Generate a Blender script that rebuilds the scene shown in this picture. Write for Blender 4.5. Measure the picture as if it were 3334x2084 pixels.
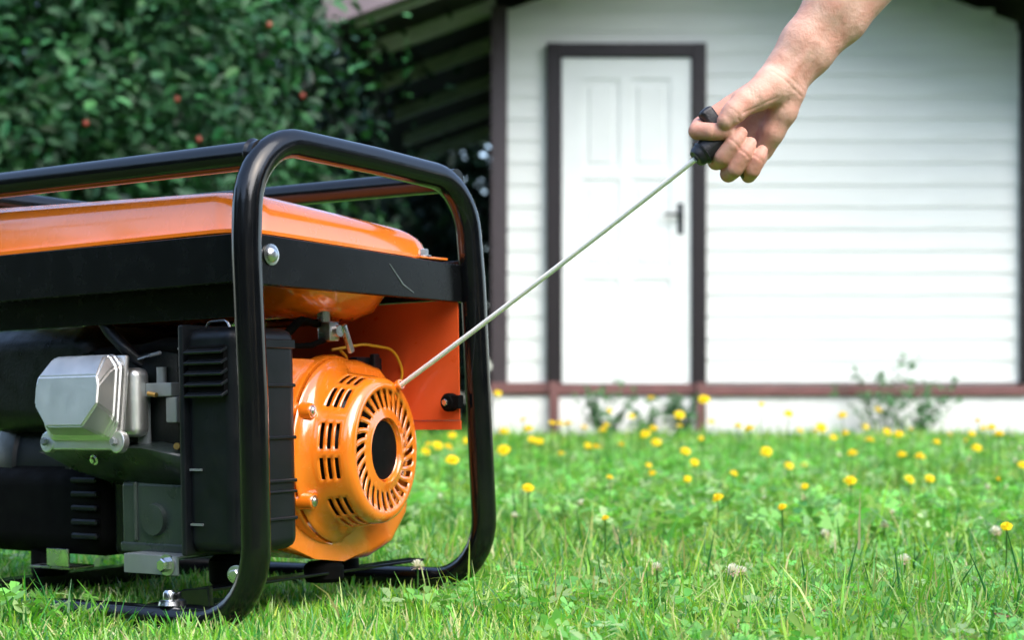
import bpy, bmesh, math, random
import numpy as np
from mathutils import Matrix, Vector, Euler

# ------------------------------------------------------------------ scene
for o in list(bpy.data.objects):
    bpy.data.objects.remove(o, do_unlink=True)
scene = bpy.context.scene
C = scene.collection
rng = np.random.default_rng(11)
random.seed(11)
CAM_H = 0.235                                   # eye just above the lawn

# camera: a 57 mm lens held level, low over the grass
cd = bpy.data.cameras.new('camera')
cam = bpy.data.objects.new('camera', cd)
C.objects.link(cam)
cam.location = (0, 0, CAM_H)
cam.rotation_euler = (math.radians(90), 0, 0)
cd.sensor_width = 36.0
cd.lens = 56.7
cd.shift_y = 0.0947
cd.clip_start = 0.05
cd.clip_end = 2000
cd.dof.use_dof = True
cd.dof.focus_distance = 1.74
cd.dof.aperture_fstop = 5.3
cd.dof.aperture_blades = 7
scene.camera = cam

# daylight under a thin bright overcast
SUN_EL, SUN_AZ = math.radians(46), math.radians(145)   # azimuth clockwise from +Y
world = bpy.data.worlds.new('World')
scene.world = world
world.use_nodes = True
wn = world.node_tree
bg = wn.nodes['Background']
sky = wn.nodes.new('ShaderNodeTexSky')
sky.sky_type = 'NISHITA'
sky.sun_disc = False
sky.sun_elevation = SUN_EL
sky.sun_rotation = SUN_AZ
sky.air_density = 1.0
sky.dust_density = 2.2
sky.ozone_density = 1.0
wn.links.new(sky.outputs['Color'], bg.inputs['Color'])
bg.inputs['Strength'].default_value = 0.15
sd = bpy.data.lights.new('sun', 'SUN')
sun = bpy.data.objects.new('sun', sd)
C.objects.link(sun)
sd.energy = 1.05
sd.angle = math.radians(65)
sd.color = (1.0, 0.98, 0.95)
sdir = Vector((math.sin(SUN_AZ) * math.cos(SUN_EL), math.cos(SUN_AZ) * math.cos(SUN_EL), math.sin(SUN_EL)))
sun.rotation_euler = (-sdir).to_track_quat('-Z', 'Y').to_euler()
sun.location = sdir * 20

vs = scene.view_settings
vs.view_transform = 'Standard'
vs.look = 'None'
vs.exposure = 1.78
vs.gamma = 1.0
vs.use_curve_mapping = False
scene.cycles.max_bounces = 8
scene.cycles.use_denoising = True


# ------------------------------------------------------------------ materials
def new_mat(name):
    m = bpy.data.materials.new(name)
    m.use_nodes = True
    nt = m.node_tree
    return m, nt, nt.nodes['Principled BSDF']


def node(nt, t, **kw):
    n = nt.nodes.new(t)
    for k, v in kw.items():
        setattr(n, k, v)
    return n


def paint(name, col, rough=0.4, metal=0.0, coat=0.0, var=0.12, nscale=18.0, bump=0.0, bscale=200.0,
          rvar=0.12, objvar=0.0, spec=0.5, stretch=None, dirt=None, dirt_amt=0.0, dirt_scale=6.0, coat_ior=1.5):
    m, nt, p = new_mat(name)
    L = nt.links.new
    tc = node(nt, 'ShaderNodeTexCoord')
    mp = node(nt, 'ShaderNodeMapping')
    if stretch:
        mp.inputs['Scale'].default_value = stretch
    L(tc.outputs['Object'], mp.inputs['Vector'])
    nz = node(nt, 'ShaderNodeTexNoise')
    nz.inputs['Scale'].default_value = nscale
    nz.inputs['Detail'].default_value = 5
    L(mp.outputs['Vector'], nz.inputs['Vector'])
    mr = node(nt, 'ShaderNodeMapRange')
    mr.inputs['From Min'].default_value = 0.3
    mr.inputs['From Max'].default_value = 0.7
    mr.inputs['To Min'].default_value = 1 - var
    mr.inputs['To Max'].default_value = 1 + var
    L(nz.outputs['Fac'], mr.inputs['Value'])
    fac = mr.outputs['Result']
    if objvar:
        oi = node(nt, 'ShaderNodeObjectInfo')
        m2 = node(nt, 'ShaderNodeMapRange')
        m2.inputs['To Min'].default_value = 1 - objvar
        m2.inputs['To Max'].default_value = 1 + objvar
        L(oi.outputs['Random'], m2.inputs['Value'])
        mm = node(nt, 'ShaderNodeMath', operation='MULTIPLY')
        L(fac, mm.inputs[0]); L(m2.outputs['Result'], mm.inputs[1])
        fac = mm.outputs[0]
    vm = node(nt, 'ShaderNodeVectorMath', operation='SCALE')
    vm.inputs[0].default_value = col
    L(fac, vm.inputs['Scale'])
    colout = vm.outputs['Vector']
    if dirt:
        n3 = node(nt, 'ShaderNodeTexNoise')
        n3.inputs['Scale'].default_value = dirt_scale
        n3.inputs['Detail'].default_value = 8
        n3.inputs['Roughness'].default_value = 0.7
        L(mp.outputs['Vector'], n3.inputs['Vector'])
        r3 = node(nt, 'ShaderNodeMapRange')
        r3.inputs['From Min'].default_value = 0.5
        r3.inputs['From Max'].default_value = 0.75
        r3.inputs['To Max'].default_value = dirt_amt
        L(n3.outputs['Fac'], r3.inputs['Value'])
        mx = node(nt, 'ShaderNodeMix', data_type='RGBA')
        L(r3.outputs['Result'], mx.inputs[0])
        L(colout, mx.inputs[6])
        mx.inputs[7].default_value = (*dirt, 1)
        colout = mx.outputs[2]
    L(colout, p.inputs['Base Color'])
    rr = node(nt, 'ShaderNodeMapRange')
    rr.inputs['From Min'].default_value = 0.3
    rr.inputs['From Max'].default_value = 0.7
    rr.inputs['To Min'].default_value = max(0.02, rough - rvar)
    rr.inputs['To Max'].default_value = min(1, rough + rvar)
    n2 = node(nt, 'ShaderNodeTexNoise')
    n2.inputs['Scale'].default_value = nscale * 2.3
    n2.inputs['Detail'].default_value = 6
    L(mp.outputs['Vector'], n2.inputs['Vector'])
    L(n2.outputs['Fac'], rr.inputs['Value'])
    L(rr.outputs['Result'], p.inputs['Roughness'])
    p.inputs['Metallic'].default_value = metal
    p.inputs['Coat Weight'].default_value = coat
    p.inputs['Coat Roughness'].default_value = 0.08
    p.inputs['Coat IOR'].default_value = coat_ior
    p.inputs['Specular IOR Level'].default_value = spec
    if bump:
        n4 = node(nt, 'ShaderNodeTexNoise')
        n4.inputs['Scale'].default_value = bscale
        n4.inputs['Detail'].default_value = 4
        L(mp.outputs['Vector'], n4.inputs['Vector'])
        b = node(nt, 'ShaderNodeBump')
        b.inputs['Strength'].default_value = bump
        b.inputs['Distance'].default_value = 0.002
        L(n4.outputs['Fac'], b.inputs['Height'])
        L(b.outputs['Normal'], p.inputs['Normal'])
    return m


def leaf_mat(name, trans=0.35, rough=0.45, spec=0.4, tint=1.25):
    """colour from the 'Col' attribute, thin and translucent"""
    m, nt, p = new_mat(name)
    L = nt.links.new
    at = node(nt, 'ShaderNodeAttribute', attribute_name='Col')
    L(at.outputs['Color'], p.inputs['Base Color'])
    p.inputs['Roughness'].default_value = rough
    p.inputs['Specular IOR Level'].default_value = spec
    tr = node(nt, 'ShaderNodeBsdfTranslucent')
    sc = node(nt, 'ShaderNodeVectorMath', operation='MULTIPLY')
    L(at.outputs['Color'], sc.inputs[0])
    sc.inputs[1].default_value = (tint * 1.1, tint * 1.15, tint * 0.6)
    L(sc.outputs['Vector'], tr.inputs['Color'])
    mx = node(nt, 'ShaderNodeMixShader')
    mx.inputs[0].default_value = trans
    L(p.outputs['BSDF'], mx.inputs[1]); L(tr.outputs['BSDF'], mx.inputs[2])
    L(mx.outputs['Shader'], nt.nodes['Material Output'].inputs['Surface'])
    return m


M = {}
M['black'] = paint('black gloss enamel', (0.003, 0.0035, 0.0045), 0.15, coat=0.0, spec=0.45, var=0.2, rvar=0.05, bump=0.03, bscale=60,
                   dirt=(0.04, 0.037, 0.03), dirt_amt=0.06, dirt_scale=25)
M['blacksheet'] = paint('black sheet enamel', (0.003, 0.0035, 0.004), 0.26, spec=0.35, var=0.1, rvar=0.03, bump=0.01, bscale=20,
                        dirt=(0.03, 0.028, 0.025), dirt_amt=0.03, dirt_scale=60)
M['plastic'] = paint('black moulded plastic', (0.004, 0.0055, 0.0075), 0.40, spec=0.32, var=0.15, rvar=0.1, bump=0.10, bscale=900,
                     dirt=(0.05, 0.045, 0.04), dirt_amt=0.10, dirt_scale=22)
M['rubber'] = paint('black rubber', (0.003, 0.003, 0.003), 0.7, spec=0.06)
M['orange'] = paint('orange enamel', (0.83, 0.192, 0.010), 0.25, coat=1.0, coat_ior=1.85, var=0.05, rvar=0.06, bump=0.02, bscale=25,
                    dirt=(0.42, 0.16, 0.05), dirt_amt=0.10, dirt_scale=9)
M['panel'] = paint('orange red enamel', (0.62, 0.085, 0.018), 0.38, coat=0.2, var=0.06, bump=0.03, bscale=40)
M['alu'] = paint('cast aluminium', (0.86, 0.86, 0.84), 0.46, metal=1.0, var=0.03, rvar=0.04, bump=0.10, bscale=1500)
M['zinc'] = paint('zinc plated steel', (0.62, 0.63, 0.64), 0.28, metal=1.0, var=0.15, rvar=0.15)
M['steel'] = paint('grey painted steel', (0.24, 0.27, 0.28), 0.42, metal=0.5, var=0.1)
M['engine'] = paint('dark engine enamel', (0.004, 0.006, 0.0055), 0.38, spec=0.3, var=0.25, bump=0.2, bscale=300)
M['casting'] = paint('dark green grey casting', (0.026, 0.038, 0.034), 0.34, spec=0.5, var=0.25, bump=0.15, bscale=300)
M['brass'] = paint('brass', (0.55, 0.33, 0.10), 0.35, metal=1.0)
M['yellow_wire'] = paint('yellow cable sheath', (0.62, 0.36, 0.02), 0.4)
M['white_wire'] = paint('pale tube', (0.5, 0.5, 0.47), 0.4)
M['grip'] = paint('black grip plastic', (0.012, 0.013, 0.016), 0.38, bump=0.2, bscale=700)


def rope_mat():
    m, nt, p = new_mat('braided cord')
    L = nt.links.new
    tc = node(nt, 'ShaderNodeTexCoord')
    wv = node(nt, 'ShaderNodeTexWave', wave_type='BANDS', bands_direction='DIAGONAL')
    wv.inputs['Scale'].default_value = 260
    wv.inputs['Distortion'].default_value = 1.5
    L(tc.outputs['Object'], wv.inputs['Vector'])
    cr = node(nt, 'ShaderNodeValToRGB')
    cr.color_ramp.elements[0].color = (0.88, 0.87, 0.82, 1)
    cr.color_ramp.elements[1].color = (0.95, 0.94, 0.90, 1)
    L(wv.outputs['Fac'], cr.inputs['Fac'])
    L(cr.outputs['Color'], p.inputs['Base Color'])
    p.inputs['Roughness'].default_value = 0.8
    p.inputs['Sheen Weight'].default_value = 0.8
    p.inputs['Sheen Roughness'].default_value = 0.4
    p.inputs['Subsurface Weight'].default_value = 0.6
    p.inputs['Subsurface Radius'].default_value = (0.002, 0.002, 0.002)
    p.inputs['Subsurface Scale'].default_value = 1.0
    b = node(nt, 'ShaderNodeBump')
    b.inputs['Strength'].default_value = 0.12
    b.inputs['Distance'].default_value = 0.0003
    L(wv.outputs['Fac'], b.inputs['Height'])
    L(b.outputs['Normal'], p.inputs['Normal'])
    return m


M['rope'] = rope_mat()
M['siding'] = paint('pale painted siding', (0.66, 0.69, 0.665), 0.55, var=0.05, nscale=5, stretch=(0.25, 1, 3), objvar=0.03,
                    bump=0.15, bscale=60, dirt=(0.45, 0.47, 0.40), dirt_amt=0.35, dirt_scale=4)
M['door'] = paint('white door paint', (0.69, 0.72, 0.70), 0.42, var=0.04, nscale=4, bump=0.06, bscale=40)
M['trim'] = paint('dark brown trim', (0.011, 0.0075, 0.009), 0.5, spec=0.3, var=0.2, stretch=(4, 4, 0.6), bump=0.15, bscale=60)
M['post'] = paint('mauve brown post paint', (0.036, 0.025, 0.029), 0.55, var=0.15, stretch=(4, 4, 0.6), bump=0.15, bscale=60)
M['barge'] = paint('faded mauve bargeboard paint', (0.15, 0.115, 0.13), 0.6, var=0.15, bump=0.15, bscale=60)
M['sill'] = paint('red brown sill paint', (0.15, 0.062, 0.058), 0.55, var=0.2, nscale=9, bump=0.15, bscale=60)
M['plinth'] = paint('limewashed plinth', (0.74, 0.74, 0.72), 0.8, var=0.08, nscale=6, bump=0.4, bscale=30,
                    dirt=(0.35, 0.33, 0.28), dirt_amt=0.5, dirt_scale=5)
M['rafter'] = paint('pale rafter timber', (0.42, 0.47, 0.37), 0.6, var=0.2, stretch=(0.5, 4, 4), bump=0.2, bscale=40)
M['deck'] = paint('dark roof boards', (0.020, 0.018, 0.016), 0.8, var=0.3, stretch=(4, 0.4, 4))
M['iron'] = paint('dark iron handle', (0.03, 0.033, 0.036), 0.4, metal=0.6)
M['roof'] = paint('roof felt', (0.06, 0.05, 0.05), 0.85, var=0.2, bump=0.4, bscale=50)
M['grass'] = leaf_mat('grass blades', 0.38, 0.38, 0.5)
M['leaf'] = leaf_mat('shrub leaves', 0.15, 0.5, 0.3)
M['weed'] = leaf_mat('weed leaves', 0.3, 0.5, 0.3)
M['petal'] = leaf_mat('petals', 0.25, 0.6, 0.2, 1.0)
M['bark'] = paint('bark', (0.05, 0.038, 0.028), 0.9, var=0.3, nscale=30, bump=0.5, bscale=60)
M['hip'] = paint('red hip', (0.24, 0.035, 0.015), 0.45)
M['brownleaf'] = paint('dead leaf', (0.13, 0.045, 0.02), 0.7, var=0.3, nscale=60)


def ground_mat():
    m, nt, p = new_mat('lawn soil')
    L = nt.links.new
    tc = node(nt, 'ShaderNodeTexCoord')
    n1 = node(nt, 'ShaderNodeTexNoise')
    n1.inputs['Scale'].default_value = 14
    n1.inputs['Detail'].default_value = 8
    L(tc.outputs['Object'], n1.inputs['Vector'])
    cr = node(nt, 'ShaderNodeValToRGB')
    e = cr.color_ramp.elements
    e[0].position = 0.35; e[0].color = (0.030, 0.040, 0.014, 1)
    e[1].position = 0.7; e[1].color = (0.055, 0.105, 0.022, 1)
    L(n1.outputs['Fac'], cr.inputs['Fac'])
    L(cr.outputs['Color'], p.inputs['Base Color'])
    p.inputs['Roughness'].default_value = 0.95
    p.inputs['Specular IOR Level'].default_value = 0.1
    return m


M['ground'] = ground_mat()


def skin_mat():
    m, nt, p = new_mat('skin')
    L = nt.links.new
    at = node(nt, 'ShaderNodeAttribute', attribute_name='red')
    tc = node(nt, 'ShaderNodeTexCoord')
    n1 = node(nt, 'ShaderNodeTexNoise')
    n1.inputs['Scale'].default_value = 55
    n1.inputs['Detail'].default_value = 5
    L(tc.outputs['Object'], n1.inputs['Vector'])
    ad = node(nt, 'ShaderNodeMath', operation='MULTIPLY_ADD')
    L(n1.outputs['Fac'], ad.inputs[0])
    ad.inputs[1].default_value = 1.15
    L(at.outputs['Fac'], ad.inputs[2])
    cr = node(nt, 'ShaderNodeValToRGB')
    e = cr.color_ramp.elements
    e[0].position = 0.25; e[0].color = (0.67, 0.445, 0.345, 1)
    e[1].position = 1.35 / 1.4; e[1].color = (0.57, 0.27, 0.195, 1)
    L(ad.outputs[0], cr.inputs['Fac'])
    L(cr.outputs['Color'], p.inputs['Base Color'])
    p.inputs['Roughness'].default_value = 0.56
    p.inputs['Specular IOR Level'].default_value = 0.3
    p.inputs['Subsurface Weight'].default_value = 0.12
    p.inputs['Subsurface Radius'].default_value = (0.012, 0.004, 0.002)
    p.inputs['Subsurface Scale'].default_value = 0.4
    vo = node(nt, 'ShaderNodeTexVoronoi')
    vo.inputs['Scale'].default_value = 420
    L(tc.outputs['Object'], vo.inputs['Vector'])
    n2 = node(nt, 'ShaderNodeTexNoise')
    n2.inputs['Scale'].default_value = 130
    n2.inputs['Detail'].default_value = 5
    L(tc.outputs['Object'], n2.inputs['Vector'])
    b = node(nt, 'ShaderNodeBump')
    b.inputs['Strength'].default_value = 0.6
    b.inputs['Distance'].default_value = 0.0016
    L(n2.outputs['Fac'], b.inputs['Height'])
    b2 = node(nt, 'ShaderNodeBump')
    b2.inputs['Strength'].default_value = 0.3
    b2.inputs['Distance'].default_value = 0.0005
    L(vo.outputs['Distance'], b2.inputs['Height'])
    L(b.outputs['Normal'], b2.inputs['Normal'])
    L(b2.outputs['Normal'], p.inputs['Normal'])
    return m


M['skin'] = skin_mat()


# ------------------------------------------------------------------ mesh helpers
def tag(o, label=None, cat=None, group=None, kind=None):
    if label: o['label'] = label
    if cat: o['category'] = cat
    if group: o['group'] = group
    if kind: o['kind'] = kind
    return o


def empty(name, loc=(0, 0, 0), rz=0.0):
    o = bpy.data.objects.new(name, None)
    o.empty_display_size = 0.1
    C.objects.link(o)
    o.location = loc
    o.rotation_euler = (0, 0, rz)
    return o


def link(name, me, mat, parent=None, smooth=None):
    if mat is not None and not me.materials:
        me.materials.append(M[mat])
    if smooth is not None:
        me.polygons.foreach_set('use_smooth', [True] * len(me.polygons))
        me.set_sharp_from_angle(angle=math.radians(smooth))
    o = bpy.data.objects.new(name, me)
    C.objects.link(o)
    if parent is not None:
        o.parent = parent
    if smooth is not None:
        wnm = o.modifiers.new('normals', 'WEIGHTED_NORMAL'); wnm.keep_sharp = True
    return o


class MB:
    """collects shapes into one mesh"""
    def __init__(s):
        s.bm = bmesh.new()

    def quadmesh(s, V, Fc):
        vs_ = [s.bm.verts.new(v) for v in V]
        for f in Fc:
            try:
                s.bm.faces.new([vs_[i] for i in f])
            except ValueError:
                pass
        return vs_

    def box(s, lo, hi, bev=0.0, seg=2, mat=None):
        x0, y0, z0 = lo; x1, y1, z1 = hi
        V = [(x0, y0, z0), (x1, y0, z0), (x1, y1, z0), (x0, y1, z0), (x0, y0, z1), (x1, y0, z1), (x1, y1, z1), (x0, y1, z1)]
        if mat is not None:
            V = [mat @ Vector(v) for v in V]
        vv = s.quadmesh(V, [(0, 3, 2, 1), (4, 5, 6, 7), (0, 1, 5, 4), (1, 2, 6, 5), (2, 3, 7, 6), (3, 0, 4, 7)])
        if bev > 0:
            ed = list({e for v in vv for e in v.link_edges})
            bmesh.ops.bevel(s.bm, geom=ed, offset=bev, segments=seg, affect='EDGES', profile=0.5)
        return s

    def tube(s, pts, r, n=16, caps=True):
        P = [Vector(p) for p in pts]
        R_ = r if hasattr(r, '__len__') else [r] * len(P)
        T = []
        for i in range(len(P)):
            a = P[max(0, i - 1)]; b = P[min(len(P) - 1, i + 1)]
            T.append((b - a).normalized())
        up = Vector((0, 0, 1)) if abs(T[0].z) < 0.9 else Vector((1, 0, 0))
        nrm = (up - T[0] * up.dot(T[0])).normalized()
        rings = []
        for i, p in enumerate(P):
            nrm = (nrm - T[i] * nrm.dot(T[i])).normalized()
            bn = T[i].cross(nrm)
            rings.append([s.bm.verts.new(p + (nrm * math.cos(a) + bn * math.sin(a)) * R_[i])
                          for a in [2 * math.pi * k / n for k in range(n)]])
        for i in range(len(rings) - 1):
            for k in range(n):
                s.bm.faces.new((rings[i][k], rings[i][(k + 1) % n], rings[i + 1][(k + 1) % n], rings[i + 1][k]))
        if caps:
            s.bm.faces.new(rings[0][::-1]); s.bm.faces.new(rings[-1])
        return s

    def cyl(s, a, b, r, n=20, r2=None):
        return s.tube([a, b], [r, r if r2 is None else r2], n)

    def prism(s, outline, axis, lo, hi, bev=0.0, seg=2):
        """outline in the two other axes (cyclic order), extruded along axis"""
        def mk(p, t):
            if axis == 0: return (t, p[0], p[1])
            if axis == 1: return (p[0], t, p[1])
            return (p[0], p[1], t)
        n = len(outline)
        A = [s.bm.verts.new(mk(p, lo)) for p in outline]
        B = [s.bm.verts.new(mk(p, hi)) for p in outline]
        fs = [s.bm.faces.new(A), s.bm.faces.new(B[::-1])]
        for i in range(n):
            fs.append(s.bm.faces.new((A[i], B[i], B[(i + 1) % n], A[(i + 1) % n])))
        if bev > 0:
            ed = list({e for f in fs[:2] for e in f.edges})
            bmesh.ops.bevel(s.bm, geom=ed, offset=bev, segments=seg, affect='EDGES', profile=0.5)
        return s

    def lathe(s, prof, n=48, mat=None, close=True):
        """profile of (radius, height) turned about z"""
        rings = []
        for r, h in prof:
            ring = []
            for k in range(n):
                a = 2 * math.pi * k / n
                v = Vector((r * math.cos(a), r * math.sin(a), h))
                ring.append(s.bm.verts.new(mat @ v if mat is not None else v))
            rings.append(ring)
        for i in range(len(rings) - 1):
            for k in range(n):
                s.bm.faces.new((rings[i][k], rings[i][(k + 1) % n], rings[i + 1][(k + 1) % n], rings[i + 1][k]))
        if close:
            s.bm.faces.new(rings[0][::-1]); s.bm.faces.new(rings[-1])
        return s

    def build(s, name, mat, parent=None, smooth=35, fix=True):
        if fix:
            bmesh.ops.recalc_face_normals(s.bm, faces=s.bm.faces[:])
        me = bpy.data.meshes.new(name)
        s.bm.to_mesh(me); s.bm.free()
        return link(name, me, mat, parent, smooth)


def rounded(pts, r, n=8):
    """polyline with its inner corners rounded to radius r (list or single)"""
    P = [Vector(p) for p in pts]
    out = [P[0]]
    for i in range(1, len(P) - 1):
        ri = r[i - 1] if hasattr(r, '__len__') else r
        a = (P[i - 1] - P[i]).normalized(); b = (P[i + 1] - P[i]).normalized()
        ang = a.angle(b)
        if ang > math.pi - 0.01:
            out.append(P[i]); continue
        d = ri / math.tan(ang / 2)
        c = P[i] + (a + b).normalized() * (ri / math.sin(ang / 2))
        p0 = P[i] + a * d; p1 = P[i] + b * d
        v0 = p0 - c; v1 = p1 - c
        tot = v0.angle(v1)
        for k in range(n + 1):
            t = k / n
            out.append(c + v0 * (math.sin((1 - t) * tot) / math.sin(tot)) + v1 * (math.sin(t * tot) / math.sin(tot)))
    out.append(P[-1])
    return out


def mesh_np(name, V, Fq, mat, col=None, parent=None, smooth=False, tri=False):
    """fast mesh from numpy arrays; Fq (n,4) or (n,3); col per vertex rgb"""
    me = bpy.data.meshes.new(name)
    V = np.ascontiguousarray(V, dtype=np.float32)
    k = Fq.shape[1]
    me.vertices.add(len(V)); me.vertices.foreach_set('co', V.ravel())
    me.loops.add(Fq.size); me.loops.foreach_set('vertex_index', Fq.astype(np.int32).ravel())
    me.polygons.add(len(Fq))
    me.polygons.foreach_set('loop_start', np.arange(0, Fq.size, k, dtype=np.int32))
    if smooth:
        me.polygons.foreach_set('use_smooth', np.ones(len(Fq), dtype=bool))
    me.update(calc_edges=True)
    me.validate()
    if col is not None:
        a = me.color_attributes.new('Col', 'FLOAT_COLOR', 'POINT')
        a.data.foreach_set('color', np.c_[col, np.ones(len(col))].astype(np.float32).ravel())
    if mat:
        me.materials.append(M[mat])
    o = bpy.data.objects.new(name, me)
    C.objects.link(o)
    if parent is not None:
        o.parent = parent
    return o


# ------------------------------------------------------------------ ground
def ground_z(y):
    t = np.clip((np.asarray(y, dtype=float) - 3.0) / 6.0, 0, 1)
    return 0.075 * t * t * (3 - 2 * t)


def build_ground():
    xs = np.r_[-600, -200, -60, -20, np.linspace(-8, 8, 33), 20, 60, 200, 600]
    ys = np.r_[-600, -200, -60, -20, -6, np.linspace(-2, 14, 65), 20, 40, 90, 250, 900]
    X, Y = np.meshgrid(xs, ys)
    Z = ground_z(Y) + 0.004 * np.sin(X * 3.1) * np.sin(Y * 2.3)
    V = np.stack([X, Y, Z], -1).reshape(-1, 3)
    nx = len(xs)
    i = np.arange(len(ys) - 1)[:, None] * nx + np.arange(nx - 1)[None]
    Fq = np.stack([i, i + 1, i + nx + 1, i + nx], -1).reshape(-1, 4)
    tag(mesh_np('ground', V, Fq, 'ground', smooth=True), kind='structure')


build_ground()

# ------------------------------------------------------------------ house
HY = 10.0                        # its front wall stands ten metres off
RX, RZ, RS = 1.45, 3.332, 0.36   # ridge position, height under rafters, pitch


def roof_z(x):
    return RZ - RS * abs(x - RX)


def build_house():
    h = empty('house', (0, HY, 0))
    tag(h, 'white clapboard garden house with brown trim, white panelled door and wide eaves', 'house')
    HB = 14.5 - HY               # back of the house, local y
    # wall core behind the boards
    core = MB()
    core.prism([(-0.02, 0.06), (3.14, 0.06), (3.14, roof_z(3.14) - 0.03), (RX, RZ - 0.03), (-0.02, roof_z(-0.02) - 0.03)], 1, 0.04, HB)
    core.build('wall_core', 'siding', h, None)
    # boards of the front wall, one by one, each lapped over the next
    PIT = 0.1365
    cache = {}

    def board(x0, x1, z):
        key = round(x1 - x0, 4)
        if key not in cache:
            b = MB()
            w = x1 - x0
            b.quadmesh([(0, -0.015, -0.006), (w, -0.015, -0.006), (w, 0.0, -0.006), (0, 0.0, -0.006),
                        (0, -0.006, PIT), (w, -0.006, PIT), (w, 0.006, PIT), (0, 0.006, PIT)],
                       [(0, 3, 2, 1), (4, 5, 6, 7), (0, 1, 5, 4), (1, 2, 6, 5), (2, 3, 7, 6), (3, 0, 4, 7)])
            o = b.build('wall_board', 'siding', h, None)
            cache[key] = o.data
        else:
            o = link('wall_board', cache[key], 'siding', h)
        o.location = (x0, 0.030, z)
    z = 0.455
    while z < 3.10:
        zt = z + PIT
        xl = max(-0.028, RX - (RZ - zt) / RS)
        xr = min(3.150, RX + (RZ - zt) / RS)
        if zt < 2.56:
            board(-0.028, 0.212, z)
            board(1.202, 3.150, z)
        else:
            board(round(xl, 3), round(xr, 3), z)
        z += PIT
    # posts, sill, plinth
    MB().box((-0.130, -0.035, 0.44), (-0.030, 0.075, roof_z(-0.08)), 0.006).build('corner_post', 'post', h)
    MB().box((3.152, -0.035, 0.44), (3.262, 0.075, roof_z(3.2)), 0.006).build('corner_post', 'trim', h)
    MB().box((-0.135, -0.050, 0.378), (0.265, 0.05, 0.446), 0.006).build('sill_beam', 'sill', h)
    MB().box((0.267, -0.046, 0.372), (1.145, 0.05, 0.438), 0.006).build('sill_beam', 'sill', h)
    MB().box((1.147, -0.050, 0.366), (3.262, 0.05, 0.430), 0.006).build('sill_beam', 'sill', h)
    MB().box((0.228, -0.085, -0.02), (0.288, -0.052, 0.452), 0.004).build('step_post', 'sill', h)
    MB().box((1.134, -0.085, -0.02), (1.194, -0.052, 0.445), 0.004).build('step_post', 'sill', h)
    MB().box((-0.12, -0.020, -0.1), (3.25, 0.035, 0.363), 0.004).build('plinth', 'plinth', h)
    # side walls (planks) for anyone stepping round
    for x in (-0.10, 3.16):
        MB().box((x, 0.08, 0.0), (x + 0.075, HB, roof_z(x + 0.04) - 0.04), 0.003).build('side_wall', 'siding', h)
    # door
    fr = MB()
    fr.box((0.214, -0.050, 0.447), (0.306, 0.03, 2.548), 0.004)
    fr.box((1.111, -0.050, 0.440), (1.200, 0.03, 2.548), 0.004)
    fr.box((0.3062, -0.048, 2.462), (1.1108, 0.028, 2.546), 0.004)
    fr.build('door_frame', 'trim', h)
    d = MB()
    cols = [(0.437, 0.665), (0.739, 0.980)]
    rows = [(0.52, 1.088), (1.15, 1.707), (1.77, 2.327)]
    # stiles and rails around the panels
    d.box((0.310, -0.022, 0.442), (0.437, 0.02, 2.460), 0.0)
    d.box((0.980, -0.022, 0.442), (1.107, 0.02, 2.460), 0.0)
    d.box((0.665, -0.0215, 0.442), (0.739, 0.019, 2.460), 0.0)
    for a, b in ((0.442, 0.52), (1.088, 1.15), (1.707, 1.77), (2.327, 2.460)):
        for x0, x1 in cols:
            d.box((x0 + 0.0002, -0.021, a), (x1 - 0.0002, 0.018, b), 0.0)
    door = d.build('door', 'door', h, 25)
    for x0, x1 in cols:
        for a, b in rows:
            p = MB()
            p.box((x0 - 0.002, -0.011, a - 0.002), (x1 + 0.002, 0.012, b + 0.002))
            p.box((x0 + 0.035, -0.018, a + 0.035), (x1 - 0.035, 0.004, b - 0.035), 0.009, 1)
            p.build('door_panel', 'door', door, 25)
    hd = MB()
    hd.box((1.022, -0.030, 1.365), (1.062, -0.0225, 1.560), 0.003)
    hd.cyl((1.042, -0.030, 1.485), (1.042, -0.075, 1.485), 0.010, 12)
    hd.tube([(1.046, -0.072, 1.485), (1.00, -0.074, 1.486), (0.930, -0.070, 1.482)], [0.010, 0.010, 0.008], 10)
    hd.build('door_handle', 'iron', door)
    # roof: deck, rafters, bargeboards
    X0 = -1.02
    YF = -1.05
    for side in (-1, 1):
        xe = RX + side * (RX - X0)
        deck = MB()
        t = 0.10
        A = [(RX, RZ + t), (xe, roof_z(xe) + t), (xe, roof_z(xe) + t + 0.03), (RX, RZ + t + 0.03)]
        deck.prism(A, 1, YF, HB + 0.5)
        rf = deck.build('roof_deck', 'deck', h, None)
        f = MB()
        f.prism([(RX - side * 0.02, RZ + t + 0.034), (xe + side * 0.03, roof_z(xe) + t + 0.024), (xe + side * 0.03, roof_z(xe) + t + 0.044),
                 (RX - side * 0.02, RZ + t + 0.060)], 1, YF - 0.05, HB + 0.55)
        f.build('roof_covering', 'roof', rf, None)
        # bargeboard along the front edge
        b = MB()
        zb = -0.045
        b.prism([(RX, RZ + zb), (xe, roof_z(xe) + zb), (xe + side * 0.03, roof_z(xe) + t + 0.02), (RX, RZ + t + 0.03)], 1, YF - 0.045, YF - 0.003, 0.003, 1)
        b.build('bargeboard', 'barge', h, None)
    for k, Y in enumerate((-0.714, 0.15, 1.14, 2.3, 3.4, 4.4)):
        for side in (-1, 1):
            xe = RX + side * 2.347
            x_in = RX if Y < 0 else (-0.105 if side < 0 else 3.27)
            b = MB()
            b.prism([(x_in, roof_z(x_in)), (xe, roof_z(xe)), (xe, roof_z(xe) + 0.097), (x_in, roof_z(x_in) + 0.097)], 1, Y - 0.03, Y + 0.03)
            b.build('rafter', 'rafter', h, None)
    return h


build_house()

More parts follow.
